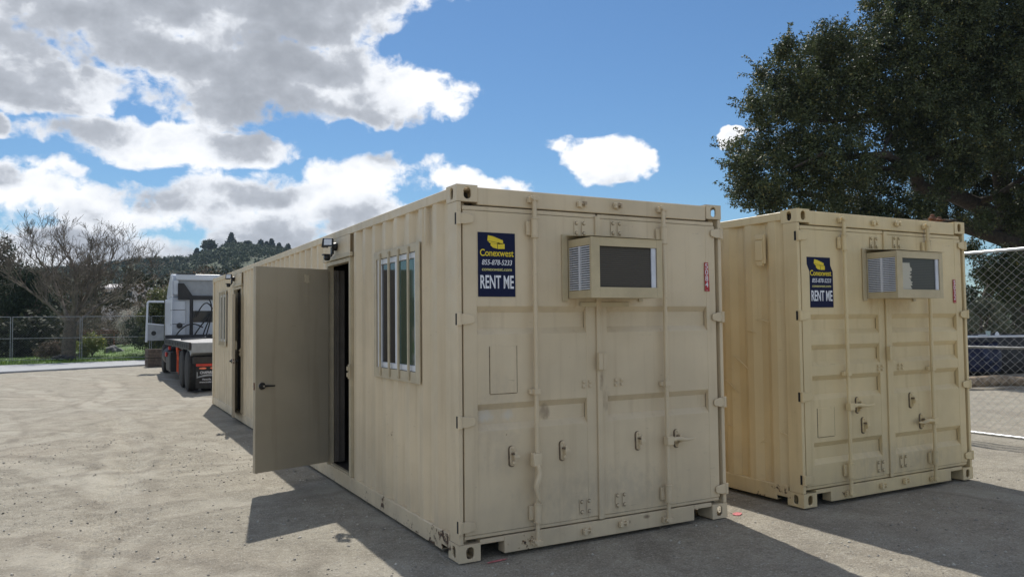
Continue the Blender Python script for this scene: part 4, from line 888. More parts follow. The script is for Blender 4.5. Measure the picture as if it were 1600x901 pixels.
# scrubby bare trees and bushes behind, three shapes shared between copies
scrub = []
for v in range(3):
    rg = random.Random(50+v); root = empty('scrub_tree', (0, 0, 0), 0); b = Branches(5); b.limb([(0, 0, -.2), (.05, .02, .9)], [.14, .11]); b.build('trunk', M['bark'], root); b = Branches(5)
    for q in range(7): b.grow((.05, .02, rg.uniform(.4, .9)), (rg.gauss(0, .7), rg.gauss(0, .7), 1), rg.uniform(1.3, 1.9), .04, 4, rg, (2, 4), .6, .12, .74, .16, .008, 3)
    b.build('branches', M['brush'], root); scrub.append(root)
for i, (px, d, s_, what) in enumerate(((-60, 43, .9, 'at the far left edge'), (30, 45, .9, 'under the dark evergreen'), (75, 45, .95, 'left of the large bare trunk'), (150, 43, .95, 'right of the large bare trunk'), (195, 47, 1.05, 'behind the white blossom'), (262, 55, 1.35, 'rising left above the truck cab'), (300, 62, 1.45, 'rising straight above the truck cab'), (10, 52, 1., 'further back at the left'), (120, 52, 1.1, 'directly behind the large bare tree'), (225, 60, 1.25, 'between the pale roof and the truck'), (-150, 44, 1.2, 'outside the frame left'))):
    o = scrub[i % 3] if i < 3 else dup(scrub[i % 3]); p = at(px, 500, d); o.location = (p.x, p.y, -.05); o.rotation_euler = (0, 0, i*1.3); s_ *= .86; o.scale = (s_, s_, s_)
    tag(o, 'brown leafless scrub tree '+what, 'bare tree', 'leafless scrub trees behind the left fence')
# evergreen mass closing the view behind them
rs = np.random.RandomState(17); c1 = []; c2 = []
for i in range(330):
    px = rs.uniform(-260, 480); d = rs.uniform(52, 66); top = 1.63+(508-(424+10*math.sin(px*.03)+(-14 if px < 60 else 0)))/1203*d; p = at(px, 500, d); zz = rs.uniform(.2, top-.3); (c1 if rs.rand() < .55 else c2).append(ball((p.x, p.y, zz), rs.uniform(.6, 1.1), 16, rs, .2))
for i in range(70):
    px = rs.uniform(-180, 95); p = at(px, 500, rs.uniform(40, 44)); c1.append(ball((p.x, p.y, rs.uniform(.1, 1.9)), rs.uniform(.5, .8), 16, rs, .2))
for i in range(40):
    px = rs.uniform(95, 260); p = at(px, 500, rs.uniform(49, 51)); c1.append(ball((p.x, p.y, rs.uniform(-.2, 1.0)), rs.uniform(.4, .7), 14, rs, .2))
tag(crown('thicket', np.concatenate(c1), .34, 9, .26, M['ivy'], None, .6, 31), 'dull green thicket closing the view behind the left fence', kind='stuff')
tag(crown('thicket', np.concatenate(c2), .34, 9, .22, M['brown_leaf'], None, .35, 32), 'dry brown thicket mixed through the green behind the left fence', kind='stuff')
foliage_tree('evergreen_tree', 'dense dark evergreen rising above the scrub at the left edge', 'evergreen tree', gp(-4, 556)+Vector((-.2, 1.2, 0)), 7.3, 2.6, M['ever'], M['bark'], 41, .14, 22, .4, 2.2, .15)
foliage_tree('evergreen_tree', 'lower dark evergreen beside the tall one at the left edge', 'evergreen tree', gp(48, 556)+Vector((-.4, 1.5, 0)), 5.8, 1.7, M['ever'], M['bark'], 42, .14, 22, .4, 1.6, .15)
foliage_tree('olive_bush', 'tall olive green bush just left of the truck cab', 'bush', at(258, 500, 37)-Vector((0, 0, 1.75)), 3.6, 1.5, M['olive'], M['bark'], 43, .10, 26, .26, 2.0, .12)
foliage_tree('olive_bush', 'dark leafy bush below the olive one beside the truck door', 'bush', at(236, 500, 39)-Vector((0, 0, 1.75)), 2.6, 1.3, M['ever'], M['bark'], 44, .10, 24, .26, 1.6, .1)
foliage_tree('lime_shrub', 'young yellow green shrub behind the fence right of the bare trunk', 'shrub', gp(144, 561)+Vector((0, .5, 0)), 1.35, .75, M['lime'], M['bark'], 45, .075, 18, .14, 1.5, .15)
foliage_tree('dry_shrub', 'dry orange brown shrub behind the fence left of the bare trunk', 'shrub', gp(78, 564)+Vector((0, .8, 0)), .95, .75, M['brown_leaf'], M['bark'], 46, .07, 16, .14, 1.3, .15)
foliage_tree('dark_shrub', 'small dark shrub on the green bank', 'shrub', gp(226, 558)+Vector((.3, 4.5, .1)), .85, .5, M['ever'], M['bark'], 47, .07, 20, .12, 1.2, .1)
foliage_tree('blossom_tree', 'small tree in white blossom above the red railing', 'blossom tree', at(208, 500, 46)-Vector((0, 0, 1.75)), 2.5, 1.25, M['blossom'], M['bark'], 48, .065, 26, .24, 1.4, .2)

# grass bank, pavement, kerb on the left
pv = [gp(0, 583), gp(235, 570.5)]; pf = [gp(0, 572.5), gp(235, 563.5)]
d1 = (pv[1]-pv[0]); d2 = (pf[1]-pf[0]); a0, a1 = pv[0]-d1*6, pv[1]+d1*2.2; b0, b1 = pf[0]-d2*5, pf[1]+d2*2.2
mb = MB(); mb.prism([(a0.x, a0.y), (a1.x, a1.y), (b1.x, b1.y), (b0.x, b0.y)], -.05, .055, 'z'); tag(mb.build('pavement', M['concrete'], None, .01), 'pale concrete pavement along the far side of the yard', kind='structure')
n1_, n2_ = 90, 40; VV = []
nd = Vector((-d1.y, d1.x, 0)).normalized()
for j in range(n2_):
    for i in range(n1_):
        t = i/(n1_-1); p = b0.lerp(b1, t)+nd*(j/(n2_-1))**1.5*30; u = (j/(n2_-1))**1.5*30
        rise = 1/(1+math.exp(-(p.x+1.2)*1.2)); z = -.02+.07*min(1, u)+.55*rise*max(0, min(1, (u-3)/4))+.05*nn(p.x, p.y, .8); VV.append((p.x, p.y, z))
VV = np.array(VV); q = (np.arange(n2_-1)[:, None]*n1_+np.arange(n1_-1)[None]).ravel(); tag(fast_mesh('grass_ground', VV, np.stack([q, q+1, q+1+n1_, q+n1_], 1), M['grassg']), 'grassy strip and bank beyond the pavement', kind='structure')
rs = np.random.RandomState(3); n = 16000; q = rs.randint(0, n1_*14, n); P = VV[q]+rs.normal(size=(n, 3))*[.4, .25, 0]; P = P[(P[:, 0] > -9) & (P[:, 0] < 4)]
n = len(P); hgt = .07+.12*rs.rand(n); a = rs.rand(n)*6.28; V = np.zeros((n, 3, 3)); V[:, 0] = P; V[:, 1] = P+np.stack([.03*np.cos(a), .03*np.sin(a), 0*a], 1); V[:, 2] = P+np.stack([rs.normal(size=n)*.04, rs.normal(size=n)*.04, hgt], 1)
tag(fast_mesh('grass', V.reshape(-1, 3), np.arange(n*3).reshape(n, 3), M['grass']), 'bright green grass on the bank behind the fence', kind='stuff')
def rock(pos, r, label, seed):
    bm = bmesh.new(); bmesh.ops.create_icosphere(bm, subdivisions=3, radius=r)
    for v in bm.verts: v.co *= 1+.35*noise.noise(v.co*(1.6/r)+Vector((seed, 0, 0)))+.12*noise.noise(v.co*(5/r)); v.co.z *= .72
    me = bpy.data.meshes.new('rock'); bm.to_mesh(me); bm.free(); me.materials.append(M['rock']); o = bpy.data.objects.new('boulder', me); col.objects.link(o); o.location = pos; tag(o, label, 'rock', 'boulders behind the left fence')
rock(gp(178, 559)+Vector((0, 1.2, .25)), .46, 'largest grey boulder at the foot of the green bank', 1.); rock(gp(190, 559)+Vector((0, 1.6, .16)), .30, 'middle sized boulder leaning on the largest one', 5.)
rock(gp(200, 558)+Vector((.1, 2.2, .3)), .22, 'small dark boulder alone on the green grass', 9.); rock(gp(126, 562)+Vector((0, .9, .12)), .28, 'low flat boulder right beside the bare trunk', 13.)
for i, (px, s_, lb) in enumerate(((95, 1., 'larger black sandbag slumped at the foot of the fence'), (109, .75, 'smaller black sandbag next to the bare trunk'))):
    bm = bmesh.new(); bmesh.ops.create_icosphere(bm, subdivisions=3, radius=.3)
    for v in bm.verts: v.co *= 1+.3*noise.noise(v.co*5+Vector((i*3, 0, 0))); v.co.x *= 1.25*s_; v.co.y *= .7*s_; v.co.z *= .62*s_; v.co.z = max(v.co.z, -.07)
    me = bpy.data.meshes.new('sandbag'); bm.to_mesh(me); bm.free(); me.materials.append(M['rubber']); o = bpy.data.objects.new('sandbag', me); col.objects.link(o); o.location = gp(px, 566)+Vector((0, .3, .14)); tag(o, lb, 'sandbag', 'black sandbags by the fence')
# far railing, far buildings
rl = empty('footbridge_railing', at(160, 500, 48)-Vector((0, 0, 1.95)), 0, label='long red brown railing of a footbridge behind the fence', cat='railing')
dirr = Vector((.877, -.479, 0)); 
for z in (1.30, 1.16, .86):
    m_ = MB(); m_.tube([-dirr*3.2+Vector((0, 0, z)), dirr*2.7+Vector((0, 0, z))], .028, 6); m_.build('rail', M['redwood'], rl)
for i in range(7):
    m_ = MB(); p = dirr*(-3.1+i*.96); m_.box(p.x-.04, p.x+.04, p.y-.04, p.y+.04, -.4, 1.34); m_.build('post', M['redwood'], rl)
def house(px, py, d, w, dep, wall_h, roof_h, label, rz=.5):
    p = at(px, py, d); r_ = empty('far_house', (p.x, p.y, p.z-wall_h-roof_h), -rz, label=label, cat='house'); zz = 0
    m_ = MB(); m_.box(-w/2, w/2, 0, dep, -8, wall_h); m_.build('wall', M['wall_far'], r_)
    m_ = MB(); m_.prism([(-.5, wall_h+.01), (dep+.5, wall_h+.01), (dep+.5, wall_h+.3), (dep/2, wall_h+roof_h), (-.5, wall_h+.3)], -w/2-.5, w/2+.5, 'x'); m_.build('roof', M['roof_far'], r_)
    for i in range(4):
        m_ = MB(); x_ = -w/2+w*(i+.5)/4; m_.box(x_-.6, x_+.6, -.06, .02, wall_h*.35, wall_h*.8); m_.build('window', M['far_glass'], r_)
house(183, 442, 125, 5, 6, 2.2, 1.0, 'pale roofed house seen through the bare branches'); house(262, 450, 75, 3.4, 3, 1.2, .35, 'low pale roof in the greenery left of the truck cab')

# ------------------------------------------------------------------ hills
ridge = [(-900, 470), (-500, 452), (-200, 440), (0, 432), (130, 424), (200, 416), (240, 411), (285, 410), (300, 405), (312, 400), (322, 396), (349, 390), (392, 389), (420, 391), (441, 394), (480, 400), (540, 412), (620, 430), (760, 452), (900, 462), (1200, 470), (1700, 468), (2300, 475)]
def ridge_y(px):
    for (a, ya), (b_, yb) in zip(ridge, ridge[1:]):
        if a <= px <= b_: return ya+(yb-ya)*(px-a)/(b_-a)
    return 480
NI, NJ = 260, 26; HV = []
def hill_pt(px, t):
    D0, D1 = 190, 360
    py = ridge_y(px); p = at(px, 500, 1.); dr = Vector((p.x-CP[0], p.y-CP[1], 0)); dr = dr/ (dr.dot(Vector((CF.x, CF.y, 0)).normalized()))
    D = D0+(D1-D0)*t if t <= 1 else D1+(t-1)*300
    hz = 501-.0105*(px-800)+0.; zr = 1.63+(hz-py)/FPX*D1
    z = zr*(math.sin(min(1, t)*math.pi/2)**1.3) if t <= 1 else zr*max(0, 1-(t-1)*1.4)
    q = Vector((CP[0], CP[1], 0))+dr*D; z += (1.6*nn(q.x, q.y, .02)+.6*nn(q.x, q.y, .07))*min(1, t*2)*(0 if abs(t-1) < .01 else 1)
    return (q.x, q.y, z-.5 if t < .02 else z)
for j in range(NJ):
    t = j/(NJ-1)*1.6
    for i in range(NI): HV.append(hill_pt(-900+3200*i/(NI-1), t))
q = (np.arange(NJ-1)[:, None]*NI+np.arange(NI-1)[None]).ravel(); h = fast_mesh('hill', np.array(HV), np.stack([q, q+1, q+1+NI, q+NI], 1), M['hill']); tag(h, 'wooded hill rising behind the yard', kind='structure'); h.data.polygons.foreach_set('use_smooth', np.ones(len(h.data.polygons), dtype=bool))
rs = np.random.RandomState(23); cc_ = []
for i in range(2300):
    px = rs.uniform(-120, 560) if i < 1900 else rs.uniform(560, 1800); t = rs.rand()**.7*.99
    if 290 < px < 345 and t > .82 and rs.rand() < .85: continue
    p = hill_pt(px, t); r_ = rs.uniform(1.3, 2.6)*(.75 if t > .85 else 1); cc_.append(ball((p[0], p[1], p[2]+r_*.2), r_, 12, rs, .1, rs.uniform(.5, 1.1)))
tag(crown('hill_woods', np.concatenate(cc_), .75, 11, .65, M['hillwood'], None, .7, 5), 'dense mixed woodland covering the hill', kind='stuff')
for i, (px, hpx, wpx, kind, lb) in enumerate(((325, 20, 20, 0, 'broad rounded tree alone on the hill shoulder'), (307, 12, 9, 1, 'small pointed tree lowest on the hill shoulder'), (361, 25, 15, 1, 'tallest pointed conifer on the hill ridge'), (386, 12, 14, 0, 'rounded ridge tree between the conifers'), (407, 16, 11, 1, 'slim conifer left of the ridge cluster'), (416, 14, 12, 1, 'middle conifer of the ridge cluster'), (424, 19, 13, 1, 'bushy tall conifer ending the ridge cluster'), (436, 14, 10, 1, 'conifer just right of the ridge cluster'), (450, 15, 8, 1, 'last lone conifer above the container roof'), (374, 9, 10, 0, 'low tree beside the tallest ridge conifer'))):
    D = 360/FPX; p = hill_pt(px, .985); foliage_tree('ridge_conifer' if kind else 'ridge_tree', lb, 'tree', (p[0], p[1], p[2]-.4), hpx*D*1.0, wpx*D*.72, M['conifer'] if kind else M['hillwood'], M['bark'], 60+i, .8, 9, .7, 1.6 if not kind else 2.4, .25 if not kind else .1, bool(kind), 'trees standing along the hill ridge')

# ------------------------------------------------------------------ chain link fences
def pipe(pts, r, name, parent, n=8): m_ = MB(); m_.tube(pts, r, n); return m_.build(name, M['galv' if r > .0201 else 'galv_dull'], parent, 0, True)
def panel(p0, p1, h, z0, dx, dz, wr, pr, label, group, feet=True, mid=.5):
    p0, p1 = Vector(p0), Vector(p1); w = (p1-p0).length; rz = math.atan2(p1.y-p0.y, p1.x-p0.x); o = empty('fence_panel', (p0.x, p0.y, 0), rz, label=label, cat='fence', group=group)
    g_ = .04
    pipe([(g_, 0, z0), (w-g_, 0, z0)], pr, 'rail', o); pipe([(g_, 0, h), (w-g_, 0, h)], pr, 'rail', o); pipe([(g_, 0, z0+(h-z0)*mid), (w-g_, 0, z0+(h-z0)*mid)], pr*.85, 'rail', o)
    pipe([(g_, 0, z0-.05), (g_, 0, h)], pr, 'post', o); pipe([(w-g_, 0, z0-.05), (w-g_, 0, h)], pr, 'post', o)
    hh_ = h-z0; B_ = Branches(3)
    for s_ in (1, -1):
        k_ = -int(hh_/dz)-2
        while k_*dx < w+hh_/dz*dx:
            x0 = k_*dx; sl = dx/dz; za, zb = 0., hh_; xa, xb = (x0, x0+sl*hh_) if s_ > 0 else (x0+sl*hh_, x0)
            pts = [(xa, za), (xb, zb)]; dxx = xb-xa; t0, t1 = 0., 1.
            for lim, sg_ in ((g_, 1), (w-g_, -1)):
                tt = (lim-xa)/dxx
                if (dxx > 0) == (sg_ > 0): t0 = max(t0, tt)
                else: t1 = min(t1, tt)
            if t1-t0 > .02:
                a_ = (xa+dxx*t0, .004*s_, z0+hh_*t0); b_ = (xa+dxx*t1, .004*s_, z0+hh_*t1); B_.limb([a_, b_], [wr, wr])
            k_ += 1
    tag(B_.build('wire_mesh', M['galv' if pr > .02 else 'galv_dull'], o), kind='stuff'); return o
FP = [gp(-210, 571), gp(-96, 570), gp(17, 568), gp(126, 565), gp(235, 562.5), gp(352, 560.5), gp(470, 559)]
ZG = .05
for i, (a_, b_) in enumerate(zip(FP, FP[1:])):
    panel(a_, b_, 2.02+ZG, .10+ZG, .11, .11, .0016, .018, ['fence panel beyond the left picture edge', 'leftmost fence panel cut by the picture edge', 'fence panel directly left of the large bare trunk', 'fence panel in front of the lime shrub and boulders', 'fence panel ending behind the open truck door', 'fence panel hidden behind the truck'][i], 'temporary fence panels along the pavement')
RF = [(8.11, -4.7), (8.11, -1.0), (8.11, 2.7), (8.11, 6.4), (8.11, 10.1), (8.11, 13.8)]
for i, (a_, b_) in enumerate(zip(RF, RF[1:])):
    panel((*a_, 0), (*b_, 0), 2.485, .10, .118, .106, .0016, .021, ['near fence panel out of frame at the right', 'chain link panel at the right picture edge', 'chain link panel half hidden behind the second container', 'chain link panel behind the second container', 'last chain link panel behind the second container'][i], 'tall chain link panels on the right', mid=.475)

# things beyond the right fence
tp = at(1560, 524, 20.5); tb_ = empty('folding_table', (tp.x, tp.y, 0), -.5, label='long white folding table beyond the right fence', cat='table'); tz = tp.z
m_ = MB(); m_.box(-1.6, 1.6, -.38, .38, tz-.04, tz); m_.build('tabletop', M['table_white'], tb_, .01)
for x_ in (-1.4, 1.4):
    for y_ in (-.3, .3): m_ = MB(); m_.tube([(x_, y_, 0), (x_, y_, tz-.04)], .018, 8); m_.build('leg', M['galv'], tb_)
def on_table(px, name, label, cat, fn):
    p = at(px, 523, 20.35); m_ = MB(); fn(m_); o = m_.build(name, M['clear_cup'] if name == 'cup' else M['table_white'], None, 0, True); o.location = (p.x, p.y, tz); tag(o, label, cat)
on_table(1544, 'cup', 'pale green cup standing on the white table', 'cup', lambda m_: m_.lathe([(.045, .001), (.06, .12), (.062, .13), (.055, .13), (.042, .01)], (0, 0, 0), 'z', 14))
on_table(1558, 'jug', 'small white jug on the white table', 'jug', lambda m_: m_.lathe([(.04, .001), (.055, .03), (.04, .07), (.022, .09), (.025, .11)], (0, 0, 0), 'z', 14))
on_table(1536, 'plate_stack', 'low white stack of plates on the white table', 'plates', lambda m_: m_.lathe([(.07, .001), (.11, .02), (.11, .03), (.02, .035)], (0, 0, 0), 'z', 16))
def blob(name, label, cat, c_, s3, m, seed):
    bm = bmesh.new(); bmesh.ops.create_icosphere(bm, subdivisions=4, radius=1)
    for v in bm.verts:
        f_ = 1+.22*noise.noise(v.co*1.4+Vector((seed, 0, 0)))+.06*noise.noise(v.co*5); q_ = v.co.copy(); m8 = max(abs(q_.x), abs(q_.y), abs(q_.z)); q_ = q_.lerp(q_/m8, .45)*f_
        v.co = Vector((q_.x*s3[0], q_.y*s3[1], max(q_.z, -.8)*s3[2]))
    me = bpy.data.meshes.new(name); bm.to_mesh(me); bm.free(); me.materials.append(m); o = bpy.data.objects.new(name, me); col.objects.link(o); o.location = c_; tag(o, label, cat)
p = gp(1531, 603); blob('tarpaulin_heap', 'heap covered with dark blue tarpaulin in the shade beyond the right fence', 'tarpaulin', (p.x+2.4, p.y+1.4, .55), (.5, .45, .45), M['blue'], 2.)
p = at(1585, 500, 21.5); blob('shade_heap', 'black heap standing in for the deep shade under the white table', 'heap', (p.x+1, p.y+1.0, .5), (2.2, .7, .62), M['rubber'], 6.)  # black mass added to deepen the shade below the tabletop
p0, p1 = gp(1500, 607), gp(1650, 604); b = Branches(8); b.limb([p0+Vector((0, 0, .14)), p0.lerp(p1, .4)+Vector((0, 0, .17)), p0.lerp(p1, .7)+Vector((.1, .1, .12)), p1+Vector((0, 0, .15))], [.12, .13, .10, .11]); tag(b.build('fallen_log', M['log']), 'dry fallen log lying beyond the right fence', 'log')
rs = np.random.RandomState(77); c1 = []
for i in range(330):
    px = rs.uniform(1440, 2300); d = rs.uniform(33, 39); p = at(px, 500, d); zz = rs.uniform(0, 4.3+.7*math.sin(px*.02)); c1.append(ball((p.x, p.y, zz), rs.uniform(.5, .9), 14, rs, .2))
tag(crown('hedge', np.concatenate(c1), .3, 10, .2, M['ever'], None, .6, 61), 'dark hedge closing the view under the oak', kind='stuff')
foliage_tree('pale_shrub', 'pale grey green shrub lit in front of the dark hedge', 'shrub', at(1533, 500, 27)-Vector((0, 0, 1.6)), 2.7, .9, M['pale_leaf'], M['bark'], 71, .07, 22, .18, 1.3, .35)
foliage_tree('pale_shrub', 'second pale shrub, lower and further right by the hedge', 'shrub', at(1572, 500, 28)-Vector((0, 0, 1.6)), 2.4, .8, M['pale_leaf'], M['bark'], 72, .07, 22, .18, 1.3, .35)

# ------------------------------------------------------------------ truck behind the front container
T = empty('flatbed_truck', (1.10, 15.2, 0), 0, label='white cab truck with empty tilting flatbed parked behind the long container', cat='truck')
hw = 1.25
m_ = MB(); m_.box(-hw+.06, hw-.06, .10, 6.9, 1.150, 1.205); m_.prism([(.10, 1.205), (.10, 1.150), (-.05, 1.06), (-.07, 1.07)], -hw+.06, hw-.06, 'x') if False else None; m_.build('deck', M['deck'], T, .004)
for s_ in (-1, 1):
    m_ = MB(); m_.box(*sorted((s_*hw, s_*(hw-.055))), .02, 7.0, 1.03, 1.215)
    for i in range(14): y_ = .3+i*.48; m_.box(*sorted((s_*(hw+.012), s_*(hw+.001))), y_, y_+.08, 1.07, 1.18)
    m_.build('side_rail', M['truck_black'], T, .006)
    m_ = MB(); m_.box(*sorted((s_*.42, s_*.34)), .3, 9.9, .78, 1.02); m_.build('chassis_rail', M['truck_black'], T)
m_ = MB(); m_.prism([(.02, 1.20), (.02, .96), (.35, .86), (.9, 1.0), (.9, 1.14), (.15, 1.14)], -hw+.07, hw-.07, 'x'); m_.build('approach_plate', M['rust'] if False else M['truck_grey'], T, .004)
for i in range(5): m_ = MB(); m_.box(-hw+.1, hw-.1, 1.2+i*1.2, 1.28+i*1.2, 1.022, 1.149); m_.build('cross_member', M['truck_black'], T)
m_ = MB(); m_.box(-hw+.02, hw-.02, 6.95, 7.05, 1.16, 1.32); m_.build('headboard', M['truck_black'], T, .005)
def wheel(x, y, s_, steer=False):
    w = empty('wheel', (x, y, .50)); w.parent = T; m_ = MB(); t = .145
    m_.lathe([(.30, -t), (.44, -t), (.49, -t*.8), (.50, -t*.5), (.492, -t*.3), (.50, -t*.2), (.50, t*.2), (.492, t*.3), (.50, t*.5), (.49, t*.8), (.44, t), (.30, t)], (0, 0, 0), 'x', 36); m_.build('tyre', M['tyre'], w, 0, True)
    m_ = MB(); m_.lathe([(.295, -.12), (.285, -.05), (.2, -.02), (.1, -.035), (.08, -.09), (.05, -.10)] if s_ < 0 else [(.295, .12), (.285, .05), (.2, .02), (.1, .035), (.08, .09), (.05, .10)], (0, 0, 0), 'x', 28)
    for q_ in range(10): a = q_*.628; m_.lathe([(.014, -.045*(1 if s_ < 0 else -1)), (.014, -.02*(1 if s_ < 0 else -1))], (0, .15*math.cos(a), .15*math.sin(a)), 'x', 6)
    m_.build('rim', M['truck_grey'], w, 0, True)
for y_ in (.62, 1.95):
    for x_ in (-1.09, -.77, .77, 1.09): wheel(x_, y_, x_)
for x_ in (-1.0, 1.0): wheel(x_, 9.1, x_)
for y_ in (.62, 1.95): m_ = MB(); m_.tube([(-1.1, y_, .5), (1.1, y_, .5)], .08, 10); m_.build('axle', M['truck_black'], T)
m_ = MB(); m_.box(-1.15, 1.15, -.02, .06, .70, .86); m_.build('bumper_bar', M['truck_black'], T, .006)
m_ = MB(); m_.box(-1.08, -.60, -.028, -.021, .635, .695); m_.build('red_reflector', M['red'], T); m_ = MB(); m_.box(-.598, -.20, -.028, -.021, .635, .695); m_.build('white_reflector', M['white_print'], T)
m_ = MB(); m_.box(.60, 1.08, -.028, -.021, .635, .695); m_.build('red_reflector', M['red'], T)
for s_ in (-1, 1):
    X0 = -1.09 if s_ < 0 else .50
    m_ = MB(); m_.box(X0, X0+.60, -.020, -.008, .10, .69); fl = m_.build('mud_flap', M['rubber'], T, .003)
    for i in (0, 1):
        m_ = MB(); cx = X0+.16+i*.25; m_.prism([(cx+.085*math.cos(a)*(1), .585+.024*math.sin(a)) for a in np.linspace(0, 2*math.pi, 16, endpoint=False)], -.034, -.0205, 'y'); m_.build('tail_light', M['orange_lamp'], T, .002)
    if s_ < 0:
        arch = MB(); n = 12; up = [(X0+.04+.52*i/n, .385+.055*math.sin(math.pi*i/n)) for i in range(n+1)]; lo = [(X0+.06+.48*i/n, .360+.035*math.sin(math.pi*i/n)) for i in range(n, -1, -1)]
        arch.prism(up+lo, -.0222, -.0206, 'y'); arch.build('logo_arch', M['truck_grey'], fl)
        for x_ in (X0+.035, X0+.545): m_ = MB(); m_.box(x_-.01, x_+.01, -.0222, -.0206, .35, .50); m_.build('logo_side', M['truck_grey'], fl)
        text('CHAPARRAL', .085, X0+.29, -.0212, .455, M['white_print'], fl, 0, .001, .80); text('Marysville, KS', .062, X0+.29, -.0212, .300, M['white_print'], fl, 0, 0, .8); text('www.trailers.com', .062, X0+.30, -.0212, .235, M['white_print'], fl, 0, 0, .95)
    m_ = MB(); m_.box(*sorted((s_*1.2, s_*.62)), 5.4, 6.9, .22, .80); m_.box(*sorted((s_*1.215, s_*1.2)), 5.5, 6.8, .28, .74); m_.build('tool_box', M['truck_black'], T, .02)
    m_ = MB(); m_.lathe([(.28, -.65), (.30, -.62), (.30, .62), (.28, .65)], (s_*.92, 7.75, .62), 'y', 24); m_.build('fuel_tank', M['chrome'] if s_ > 0 else M['truck_black'], T, 0, True)
    m_ = MB(); m_.box(*sorted((s_*1.22, s_*.86)), 2.62, 2.66, .28, .95); m_.build('mud_guard', M['truck_black'], T, .004)
m_ = MB(); m_.tube([(-1.235, 2.9, 1.03), (-1.20, 2.86, .72), (-1.14, 2.9, .40), (-1.18, 2.95, .30)], .045, 6); m_.box(-1.25, -1.10, 2.84, 2.90, .36, .96); m_.build('ratchet_strap', M['orange'], T, .01)
m_ = MB(); m_.box(-1.27, -1.22, 6.2, 6.5, .66, .80); m_.box(-1.27, -1.2, 5.2, 5.34, .9, 1.0); m_.build('side_marker', M['red'], T, .01)
# cab
cx0, cx1, cy = -1.02, 1.02, 7.35
m_ = MB(); m_.prism([(cx0, .95), (cx1, .95), (cx1, 2.55), (cx0, 2.55)], cy, cy+2.6, 'y'); m_.prism([(cy+.02, 2.55), (cy+.02, 3.28), (cy+.7, 3.34), (cy+1.7, 2.95), (cy+2.3, 2.56)], cx0+.02, cx1-.02, 'x'); cab = m_.build('cab', M['truck_white'], T, .05, True, 2)
m_ = MB(); m_.box(cx0+.1, cx1-.1, cy+2.6, cy+3.9, .75, 1.75); m_.build('hood', M['truck_white'], T, .12, True, 3)
for s_ in (-1, 1):
    X = lambda v: s_*v
    m_ = MB(); m_.prism([(X(1.03), cy), (X(1.045), cy-.30), (X(1.02), cy-.32), (X(1.0), cy)], 1.0, 3.30, 'z'); m_.build('side_fairing', M['truck_white'], T, .006)
    m_ = MB(); m_.box(*sorted((X(1.0), X(.60))), cy-.06, cy-.004, 1.24, 2.42); m_.build('rear_panel', M['truck_grey'] if False else M['truck_white'], T, .01)
    for z_ in (1.66, 2.12): m_ = MB(); m_.box(*sorted((X(1.047), X(.62))), cy-.30 if False else cy-.066, cy-.0605, z_, z_+.018); m_.build('seam', M['truck_black'], T)
    for z_ in (1.62, 2.10, 2.52): m_ = MB(); m_.box(*sorted((X(1.048), X(1.043))), cy-.30, cy-.02, z_, z_+.022); m_.build('fairing_seam', M['truck_black'], T)
m_ = MB(); m_.box(cx0+.12, cx1-.12, cy-.10, cy-.002, 3.10, 3.30); m_.box(cx0+.02, cx0+.2, cy-.09, cy-.002, 2.62, 3.0999); m_.box(cx1-.2, cx1-.02, cy-.09, cy-.002, 2.62, 3.0999); m_.build('roof_fairing', M['truck_white'], T, .03, False, 2)
m_ = MB(); m_.box(cx0+.201, cx1-.201, cy-.03, cy-.004, 2.60, 3.099); m_.build('fairing_recess', M['truck_grey'], T)
m_ = MB(); m_.box(-.9, -.30, cy-.12, cy-.05, 3.302, 3.335); m_.build('roof_trim', M['truck_black'], T, .005); m_ = MB(); m_.box(.45, .8, cy-.12, cy-.05, 3.302, 3.335); m_.build('roof_trim', M['truck_black'], T, .005)
m_ = MB(); m_.prism([(-.84, 2.46), (-.84, 3.0), (-.66, 3.0), (-.40, 2.60), (.9, 2.58), (.9, 2.46)], cy-.13, cy-.095, 'y'); m_.build('recess_shroud', M['truck_black'], T, .006)
m_ = MB(); m_.box(-.36, .36, cy-.012, cy-.003, 1.72, 2.10); m_.build('rear_window', M['far_glass'], T, .004)
m_ = MB(); m_.tube([(-.44, cy-.22, 1.10), (-.44, cy-.22, 2.48)], .055, 12); m_.build('exhaust_pipe', M['truck_black'], T, 0, True)
m_ = MB(); m_.lathe([(.09, 0), (.09, -.05), (.05, -.06)], (-.78, cy-.066, 1.62), 'y', 16); m_.build('junction_box', M['truck_black'], T, 0, True)
rg = random.Random(4)
for i, (xa, za, xm, zm, xb, zb) in enumerate(((-.95, 1.22, -.6, 1.75, -.1, 1.55), (-.1, 1.25, .1, 1.9, .5, 2.2), (-.3, 1.9, -.05, 2.35, .2, 2.15), (.0, 1.25, .25, 2.0, .1, 2.45), (-.35, 1.3, .3, 2.2, .9, 2.1), (.2, 1.25, .5, 1.85, .95, 1.95))):
    pts = []
    for q_ in range(13): t = q_/12; x_ = (1-t)**2*xa+2*t*(1-t)*xm+t*t*xb; z_ = (1-t)**2*za+2*t*(1-t)*(zm*1.25-.3)+t*t*zb; pts.append((x_, cy-.30-.12*math.sin(t*3.1), z_))
    m_ = MB(); m_.tube(pts, .022, 6); m_.build('air_hose', M['rubber'], T, 0, True)
m_ = MB(); m_.box(-.7, .7, cy-.45, cy-.15, 1.19, 1.30); m_.box(-1.0, 1.0, cy-.30, cy-.2, 1.08, 1.16); m_.build('catwalk', M['truck_black'], T, .01)
